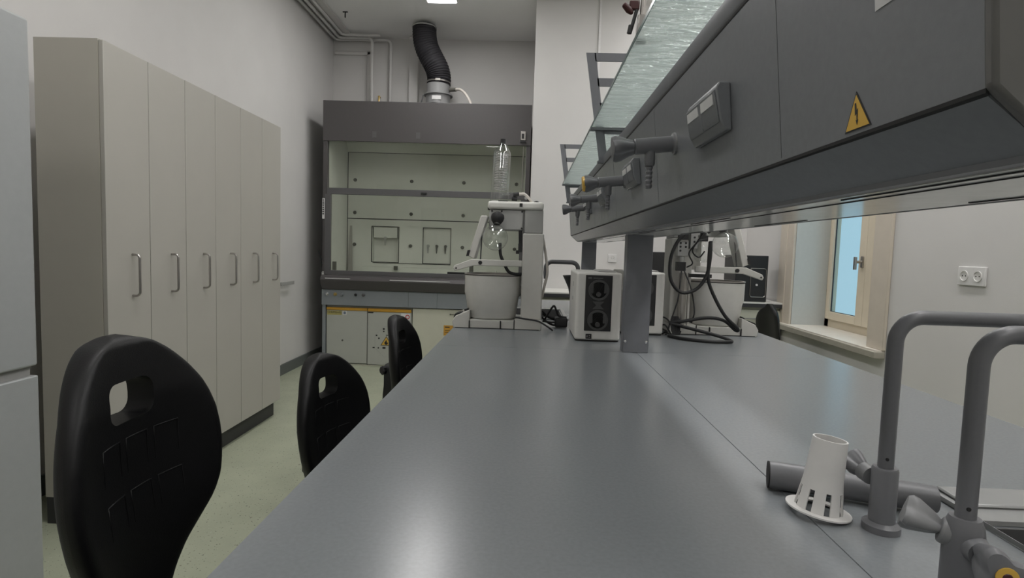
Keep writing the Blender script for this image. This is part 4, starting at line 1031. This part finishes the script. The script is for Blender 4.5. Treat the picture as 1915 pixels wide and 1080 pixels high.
    for p_, q_ in zip(rs, rs[1:]):
        for i in range(NB): rm.b.faces.new((p_[i], p_[(i + 1) % NB], q_[(i + 1) % NB], q_[i]))
    build('bath_liner', rm, M['steel'], ba)
    sl = MB()
    rs = [[sl.b.verts.new((bc.x + k_ * 0.1352 * math.copysign(abs(math.cos(a)) ** 0.8, math.cos(a)), bc.y + k_ * 0.1207 * math.copysign(abs(math.sin(a)) ** 0.8, math.sin(a)), z)) for a in [2 * PI * i / NB for i in range(NB)]] for k_, z in ((1.0, 1.1455), (1.003, 1.1455), (1.003, 1.149), (1.0, 1.149))]
    for p_, q_ in zip(rs, rs[1:]):
        for i in range(NB): sl.b.faces.new((p_[i], p_[(i + 1) % NB], q_[(i + 1) % NB], q_[i]))
    build('rim_seal', sl, M['groove'], ba)
    return t, X
e1, X1 = evaporator(0.066, 1, 2.58, 'left rotary evaporator with coiled glass condenser, its white bath near the bench edge')
build('side_hose', MB().tube(smooth_path([(0.062, 2.64, 1.33), (0.078, 2.64, 1.25), (0.088, 2.64, 1.17), (0.078, 2.64, 1.11), (0.067, 2.64, 1.05)], 6), 0.006, 8), M['hose'], e1)
build('vacuum_hose', MB().tube(smooth_path([(-0.137, 2.60, 1.30), (-0.134, 2.60, 1.25), (-0.120, 2.60, 1.215), (-0.095, 2.60, 1.17), (-0.065, 2.60, 1.158), (-0.034, 2.61, 1.158)], 6), 0.0075, 10), M['rubber'], e1)
build('clamp_lever', MB().box(-0.052, -0.034, 2.60, 2.63, 1.26, 1.30).box(-0.062, -0.046, 2.595, 2.61, 1.252, 1.268).cyl((-0.045, 2.61, 1.36), (-0.042, 2.61, 1.29), 0.008), M['bplastic'], e1)
build('power_cord', MB().tube(smooth_path([(-0.055, 2.578, 0.958), (0.0, 2.570, 0.952), (0.05, 2.570, 0.945), (0.09, 2.56, 0.925), (0.12, 2.56, 0.905)], 6), 0.004, 8), M['rubber'], e1)

e2, X2 = evaporator(0.665, -1, 2.62, 'right rotary evaporator beyond the post, seen partly under the service panel')
b = MB().box(0.675, 0.845, 2.78, 2.80, 1.20, 1.392)
bp2 = build('rear_plate', b, M['ivory'], e2, bevel=0.003)
vm = build('valve_block', MB().box(0.678, 0.726, 2.585, 2.63, 1.265, 1.335).box(0.735, 0.768, 2.585, 2.625, 1.30, 1.375).cyl((0.702, 2.60, 1.265), (0.702, 2.60, 1.235), 0.012), M['greyh'], e2, bevel=0.002)
for x, z in ((0.690, 1.325), (0.690, 1.308), (0.690, 1.29), (0.714, 1.325), (0.714, 1.308), (0.752, 1.352), (0.752, 1.332)):
    build('block_screw', MB().lathe([(0.005, 0), (0.005, 0.002)], (x, 2.585, z), (0, -1, 0), 8), M['bplastic'], vm)
build('valve_cap', MB().box(0.684, 0.722, 2.575, 2.615, 1.340, 1.385).box(0.676, 0.716, 2.575, 2.605, 1.198, 1.238).cyl((0.702, 2.59, 1.385), (0.702, 2.59, 1.34), 0.014), M['bplastic'], vm)
build('support_tube', MB().cyl((0.712, 2.598, 0.946), (0.712, 2.598, 1.19), 0.017).cyl((0.738, 2.598, 0.946), (0.738, 2.598, 1.19), 0.003), M['steel'], e2)
rf_ = build('receiving_flask', MB().lathe([(0.0165, 0.07), (0.0165, 0.05), (0.022, 0.03), (0.034, -0.015), (0.036, -0.03), (0.02, -0.045), (0.001, -0.046)], (0.795, 2.60, 1.285), (0, 0, 1), 24, capa=False), M['glass'], e2)
build('flask_head', MB().cyl((0.795, 2.60, 1.345), (0.795, 2.60, 1.375), 0.014).box(0.783, 0.812, 2.58, 2.61, 1.335, 1.362), M['bplastic'], rf_)
build('bath_handle', MB().box(0.735, 0.835, 2.572, 2.59, 1.170, 1.186), M['bplastic'], e2)
hp = [(0.792, 2.50, 1.372), (0.770, 2.50, 1.392), (0.73, 2.50, 1.392), (0.665, 2.50, 1.345), (0.628, 2.50, 1.26), (0.632, 2.50, 1.16), (0.68, 2.50, 1.105), (0.745, 2.50, 1.12), (0.787, 2.50, 1.18), (0.80, 2.50, 1.26), (0.802, 2.51, 1.335)]
build('vacuum_hose', MB().tube(smooth_path(hp, 8), 0.0075, 10), M['rubber'], e2, label='thick black hose curled in a loop')
hp = [(0.798, 2.505, 1.332), (0.795, 2.50, 1.24), (0.798, 2.50, 1.16), (0.83, 2.49, 1.08), (0.875, 2.48, 1.005), (0.93, 2.48, 0.955), (0.925, 2.49, 0.945), (0.875, 2.50, 0.985), (0.80, 2.50, 0.995), (0.70, 2.51, 0.975), (0.64, 2.52, 0.965)]
build('vacuum_hose', MB().tube(smooth_path(hp, 8), 0.0075, 10), M['rubber'], e2, label='thick black hose running down behind the loop')
hp = [(0.64, 2.52, 0.962), (0.72, 2.48, 0.948), (0.83, 2.44, 0.925), (0.88, 2.42, 0.909), (0.86, 2.38, 0.909), (0.77, 2.37, 0.909), (0.68, 2.42, 0.909), (0.635, 2.50, 0.909)]
build('vacuum_hose', MB().tube(smooth_path(hp, 8), 0.0075, 10), M['rubber'], e2, label='thick black hose lying in a curve on the bench')
for q_ in ([(0.696, 2.57, 1.20), (0.68, 2.54, 1.08), (0.655, 2.53, 0.99)], [(0.708, 2.57, 1.20), (0.735, 2.54, 1.12), (0.752, 2.53, 1.02), (0.74, 2.53, 0.965)], [(0.80, 2.56, 1.345), (0.76, 2.55, 1.335), (0.735, 2.55, 1.29), (0.765, 2.55, 1.262), (0.79, 2.55, 1.29)], [(0.79, 2.52, 1.40), (0.75, 2.54, 1.33), (0.72, 2.55, 1.28), (0.738, 2.55, 1.235), (0.715, 2.56, 1.215)]):
    build('thin_cable', MB().tube(smooth_path(q_, 6), 0.0032, 7), M['rubber'], e2)
q_ = []
for k in range(40):
    a = 2 * PI * k / 10; q_.append((0.655 + 0.012 * math.cos(a) + 0.0006 * k, 2.51 + 0.014 * math.sin(a), 0.955 + 0.04 * math.sin(a)))
build('cable_coil', MB().tube(q_, 0.0035, 7), M['rubber'], e2)

# ================================================================== PUMPS
def pump():
    t = thing('vacuum_pump', (0.29, 2.50, BZ), 'x', 'vacuum pump', 'white vacuum pumps on the bench')
    x0, x1, y0, y1 = 0.199, 0.388, 2.312, 2.66
    b = MB().rbox(x0, x1, y0, y1, BZ + 0.006, 1.187, 0.018, 'z', 5)
    bd = build('housing', b, M['ivory2'], t, bevel=0.008, seg=3)
    build('base_seal', MB().rbox(x0 + .004, x1 - .004, y0 + .004, y1 - .004, BZ, BZ + 0.007, 0.018, 'z', 5), M['groove'], t)
    wf = build('front_window', MB().box(0.237, 0.347, y0 - 0.002, y0 + 0.001, 0.945, 1.176), M['bplastic'], t)
    b = MB()
    for z in (1.115, 0.99):
        b.lathe([(0.043, 0), (0.043, 0.003), (0.034, 0.0032), (0.034, 0.0005)], (0.292, y0 - 0.002, z), (0, -1, 0), 28, capb=False)
        b.lathe([(0.010, 0), (0.010, 0.004)], (0.292, y0 - 0.002, z - 0.018), (0, -1, 0), 16)
        b.box(0.255, 0.270, y0 - 0.004, y0 - 0.002, z - 0.012, z + 0.022).box(0.314, 0.329, y0 - 0.004, y0 - 0.002, z - 0.012, z + 0.022)
    b.prism([(0.268, y0 - 0.002, 1.068), (0.316, y0 - 0.002, 1.068), (0.300, y0 - 0.002, 1.052), (0.316, y0 - 0.002, 1.036), (0.268, y0 - 0.002, 1.036), (0.284, y0 - 0.002, 1.052)], (0, -0.002, 0))
    build('pump_heads', b, M['pump'], wf)
    build('window_caption', MB().box(0.247, 0.262, y0 - 0.0026, y0 - 0.002, 1.160, 1.168).box(0.268, 0.308, y0 - 0.0026, y0 - 0.002, 1.162, 1.166), M['hoodm'], wf)
    sw = build('power_switch', MB().box(0.245, 0.269, y0 - 0.004, y0 + 0.001, 0.912, 0.932), M['bplastic'], t, bevel=0.001)
    build('switch_mark', MB().box(0.250, 0.252, y0 - 0.0046, y0 - 0.004, 0.918, 0.926).box(0.258, 0.263, y0 - 0.0046, y0 - 0.004, 0.918, 0.920).box(0.258, 0.263, y0 - 0.0046, y0 - 0.004, 0.925, 0.927), M['label'], sw)
    build('top_grip', MB().box(0.30, 0.375, 2.40, 2.60, 1.187, 1.193), M['greyh'], t, bevel=0.003)
    build('side_marks', MB().box(x0 - 0.001, x0 + 0.001, 2.46, 2.475, 1.12, 1.14).box(x0 - 0.001, x0 + 0.001, 2.46, 2.475, 1.06, 1.075), M['greyh'], t)
    return t
p1_ = pump(); p1_['label'] = 'white vacuum pump left of the middle post, its black window facing front'
p2_ = copy_tree(p1_); p2_.location += Vector((0.233, 0.235, 0)); p2_['label'] = 'white vacuum pump mostly hidden behind the middle post'

# bundled cables between the left evaporator and the pump
cb = thing('cable_bundle', (0.14, 2.74, BZ), 'tangled bundle of black power cables between the left evaporator and the pump', 'cables')
for i, q_ in enumerate(([(0.075, 2.75, 0.972), (0.10, 2.74, 0.95), (0.14, 2.74, 0.94), (0.19, 2.74, 0.935)], [(0.08, 2.72, 0.925), (0.105, 2.72, 0.97), (0.128, 2.72, 1.003), (0.142, 2.72, 0.98), (0.155, 2.72, 0.955), (0.192, 2.72, 0.948)],
        [(0.075, 2.76, 0.96), (0.10, 2.76, 0.945), (0.15, 2.76, 0.925), (0.19, 2.76, 0.915)], [(0.075, 2.70, 0.93), (0.12, 2.70, 0.925), (0.16, 2.70, 0.932), (0.19, 2.70, 0.93)], [(0.072, 2.73, 0.945), (0.11, 2.73, 0.915), (0.15, 2.73, 0.906), (0.19, 2.73, 0.91)])):
    build('cable', MB().tube(smooth_path(q_, 6), 0.005, 8), M['rubber'], cb)
build('cable_tie_bundle', MB().rbox(0.135, 0.195, 2.68, 2.77, BZ + 0.004, 0.948, 0.012, 'x'), M['rubber'], cb, bevel=0.006)
cb2 = thing('cable_bundle', (0.64, 2.72, BZ), 'knot of thin black cables on the bench between the hidden pump and the right evaporator', 'cables')
for q_ in ([(0.625, 2.68, 0.965), (0.645, 2.65, 0.975), (0.66, 2.60, 0.96), (0.655, 2.58, 0.93)], [(0.625, 2.62, 0.935), (0.64, 2.60, 0.945), (0.655, 2.57, 0.92), (0.66, 2.56, 0.905)], [(0.625, 2.58, 0.905), (0.64, 2.57, 0.915), (0.655, 2.55, 0.905)], [(0.62, 2.66, 0.906), (0.64, 2.64, 0.92), (0.655, 2.60, 0.91), (0.64, 2.57, 0.905)]):
    build('cable', MB().tube(smooth_path(q_, 6), 0.0035, 7), M['rubber'], cb2)

# dark jug behind the pump
jg = thing('jug', (0.275, 2.80, BZ), 'black jug with a flared lip half hidden behind the white pump', 'jug')
build('body', MB().lathe([(0.055, 0), (0.058, 0.01), (0.060, 0.12), (0.075, 0.19), (0.100, 0.243), (0.104, 0.250), (0.098, 0.250), (0.055, 0.15)], (0.275, 2.80, BZ), (0, 0, 1), 28), M['bplastic'], jg)

# ================================================================== BACK RIGHT
def counter(x0, x1, yf, label):
    t = thing('counter', ((x0 + x1) / 2, yf + 0.3, 0), label, 'counter')
    build('worktop', MB().box(x0, x1, yf, 5.498, 0.893, 0.905), M['ivory2'], t)
    build('worktop_edge', MB().box(x0, x1, yf - 0.002, yf + 0.03, 0.862, 0.893), M['plinth'], t)
    n = max(1, round((x1 - x0) / 0.5))
    build('body', MB().box(x0 + .01, x1 - .01, yf + 0.05, 5.49, 0.10, 0.862), M['creamcab'], t)
    build('plinth', MB().box(x0 + .02, x1 - .02, yf + 0.08, 5.48, 0, 0.10), M['plinth'], t)
    w_ = (x1 - x0 - 0.02) / n
    for k in range(n):
        a = x0 + 0.01 + k * w_
        dw = build('drawer', MB().box(a + .002, a + w_ - .002, yf + 0.03, yf + 0.05, 0.69, 0.84), M['creamcab'], t, bevel=0.0015)
        build('handle', MB().tube(bend_path([(a + w_ * .3, yf + 0.03, 0.77), (a + w_ * .3, yf + 0.005, 0.77), (a + w_ * .7, yf + 0.005, 0.77), (a + w_ * .7, yf + 0.03, 0.77)], 0.012, 4), 0.005, 8), M['steel'], dw)
        build('door', MB().box(a + .002, a + w_ - .002, yf + 0.03, yf + 0.05, 0.11, 0.685), M['creamcab'], t, bevel=0.0015)
    return t
counter(0.02, 1.40, 4.97, 'cream counter along the pale back wall, left part behind the pump')
counter(1.41, 2.084, 4.60, 'cream counter at the far right corner carrying the black device')
mo = thing('monitor', (1.22, 4.9, 0.905), 'black flat monitor on the back counter, seen through the gap right of the middle post', 'monitor')
mo.location = (1.22, 5.15, 0.905); OFF[mo.name] = Vector(mo.location)
build('screen', MB().box(0.97, 1.47, 5.14, 5.17, 0.99, 1.292), M['bplastic'], mo, bevel=0.004)
build('stand', MB().box(1.18, 1.26, 5.17, 5.19, 0.92, 1.15).box(1.10, 1.34, 5.08, 5.25, 0.9055, 0.918), M['bplastic'], mo, bevel=0.002)
bd = thing('black_device', (1.85, 4.75, 0.905), 'black box-shaped device with a rounded silver outline and round light button on the corner counter', 'device')
build('body', MB().box(1.70, 1.96, 4.64, 4.92, 0.906, 1.285), M['bplastic'], bd, bevel=0.006)
P = bend_path([(1.82, 4.636, 1.18), (1.82, 4.636, 0.945), (1.945, 4.636, 0.945), (1.945, 4.636, 1.18), (1.82, 4.636, 1.18)], 0.02, 5)
build('silver_outline', MB().tube(P, 0.003, 6), M['steel'], bd)
build('button', MB().cyl((1.873, 4.64, 1.045), (1.873, 4.633, 1.045), 0.009), M['labelw'], bd)
build('side_ledge', MB().box(1.62, 1.70, 4.68, 4.88, 0.906, 1.02), M['bplastic'], bd, bevel=0.004)
# outlets
def outlet(name, x0, x1, y0, y1, z0, z1, n, face, label):
    t = thing(name, ((x0 + x1) / 2, (y0 + y1) / 2, z0), label, 'wall socket')
    build('cover_plate', MB().box(x0, x1, y0, y1, z0, z1), M['labelw'], t, bevel=0.003)
    for k in range(n):
        if face == 'x':
            c = Vector((x0, y1 - (y1 - y0) * (k + 0.5) / n, (z0 + z1) / 2)); ax = (-1, 0, 0); u = (0, 1, 0)
        else:
            c = Vector((x0 + (x1 - x0) * (k + 0.5) / n, y0, (z0 + z1) / 2)); ax = (0, -1, 0); u = (1, 0, 0)
        so = build('socket_insert', MB().lathe([(0.026, 0), (0.026, 0.004), (0.0215, 0.004), (0.0205, 0.0006), (0.001, 0.0006)], c, ax, 24), M['white'], t)
        b = MB()
        for sgn in (-1, 1): b.cyl(c + Vector(u) * 0.0095 * sgn + Vector(ax) * 0.0004, c + Vector(u) * 0.0095 * sgn + Vector(ax) * 0.0014, 0.003, n=10)
        build('socket_holes', b, M['groove'], so)
    return t
outlet('wall_socket', 2.088, 2.0995, 2.622, 2.786, 1.168, 1.258, 2, 'x', 'white double wall socket on the right wall beside the window')
outlet('wall_socket', 0.770, 0.852, 5.488, 5.4995, 1.178, 1.258, 1, 'y', 'small white wall socket on the pale back wall between the two posts')

# office chair behind the bench
oc_ = thing('office_chair', (1.80, 4.22, 0), 'black office chair by the corner counter, only its back showing past the bench', 'chair')
mb = MB()
rows = []
for i in range(15):
    t_ = i / 14; z = 0.56 + 0.37 * t_; wv = 0.20 * math.sqrt(max(0.02, 1 - (2 * abs(t_ - 0.45)) ** 3.2)) if t_ < 0.98 else 0.03
    rows.append((z, wv, t_))
A = []
for z, wv, t_ in rows:
    r1 = []; r2 = []
    for j in range(13):
        u = -1 + 2 * j / 12; yy = wv * u
        xx = 0.25 * (1 - t_) * 0.15 - 0.9 * yy * yy
        r1.append(mb.b.verts.new((1.86 + xx + 0.02 * math.sqrt(max(0, 1 - u ** 4)), 4.16 + yy, z))); r2.append(mb.b.verts.new((1.86 + xx - 0.02 * math.sqrt(max(0, 1 - u ** 4)) - .0005, 4.16 + yy, z)))
    A.append((r1, r2))
for (a1, a2), (c1, c2) in zip(A, A[1:]):
    for j in range(12):
        mb.b.faces.new((a1[j], a1[j + 1], c1[j + 1], c1[j])); mb.b.faces.new((a2[j + 1], a2[j], c2[j], c2[j + 1]))
    for j in (0, 12): mb.b.faces.new((a1[j], c1[j], c2[j], a2[j]))
for a1, a2 in (A[0], A[-1]):
    for j in range(12): mb.b.faces.new((a1[j + 1], a1[j], a2[j], a2[j + 1]))
build('backrest', mb, M['black'], oc_, smooth=60)
build('back_support', MB().tube(bend_path([(1.885, 4.16, 0.80), (1.94, 4.16, 0.62), (1.90, 4.16, 0.42), (1.66, 4.16, 0.42)], 0.06), 0.016, 10), M['bplastic'], oc_)
build('seat', MB().rbox(1.40, 1.84, 3.93, 4.39, 0.44, 0.50, 0.08, 'z', 6), M['black'], oc_, bevel=0.015, seg=3)
build('gas_column', MB().cyl((1.62, 4.16, 0.08), (1.62, 4.16, 0.44), 0.025), M['bplastic'], oc_)
for i in range(5):
    a = 2 * PI * i / 5
    lg = build('base_arm', MB().tube([(1.62, 4.16, 0.10), (1.62 + 0.26 * math.cos(a), 4.16 + 0.26 * math.sin(a), 0.07)], [0.024, 0.014], 10), M['bplastic'], oc_)
    c = (1.62 + 0.26 * math.cos(a), 4.16 + 0.26 * math.sin(a), 0.03)
    build('castor', MB().cyl((c[0] - 0.015, c[1], 0.03), (c[0] + 0.015, c[1], 0.03), 0.03), M['rubber'], lg)

oc_.location.x -= 0.07
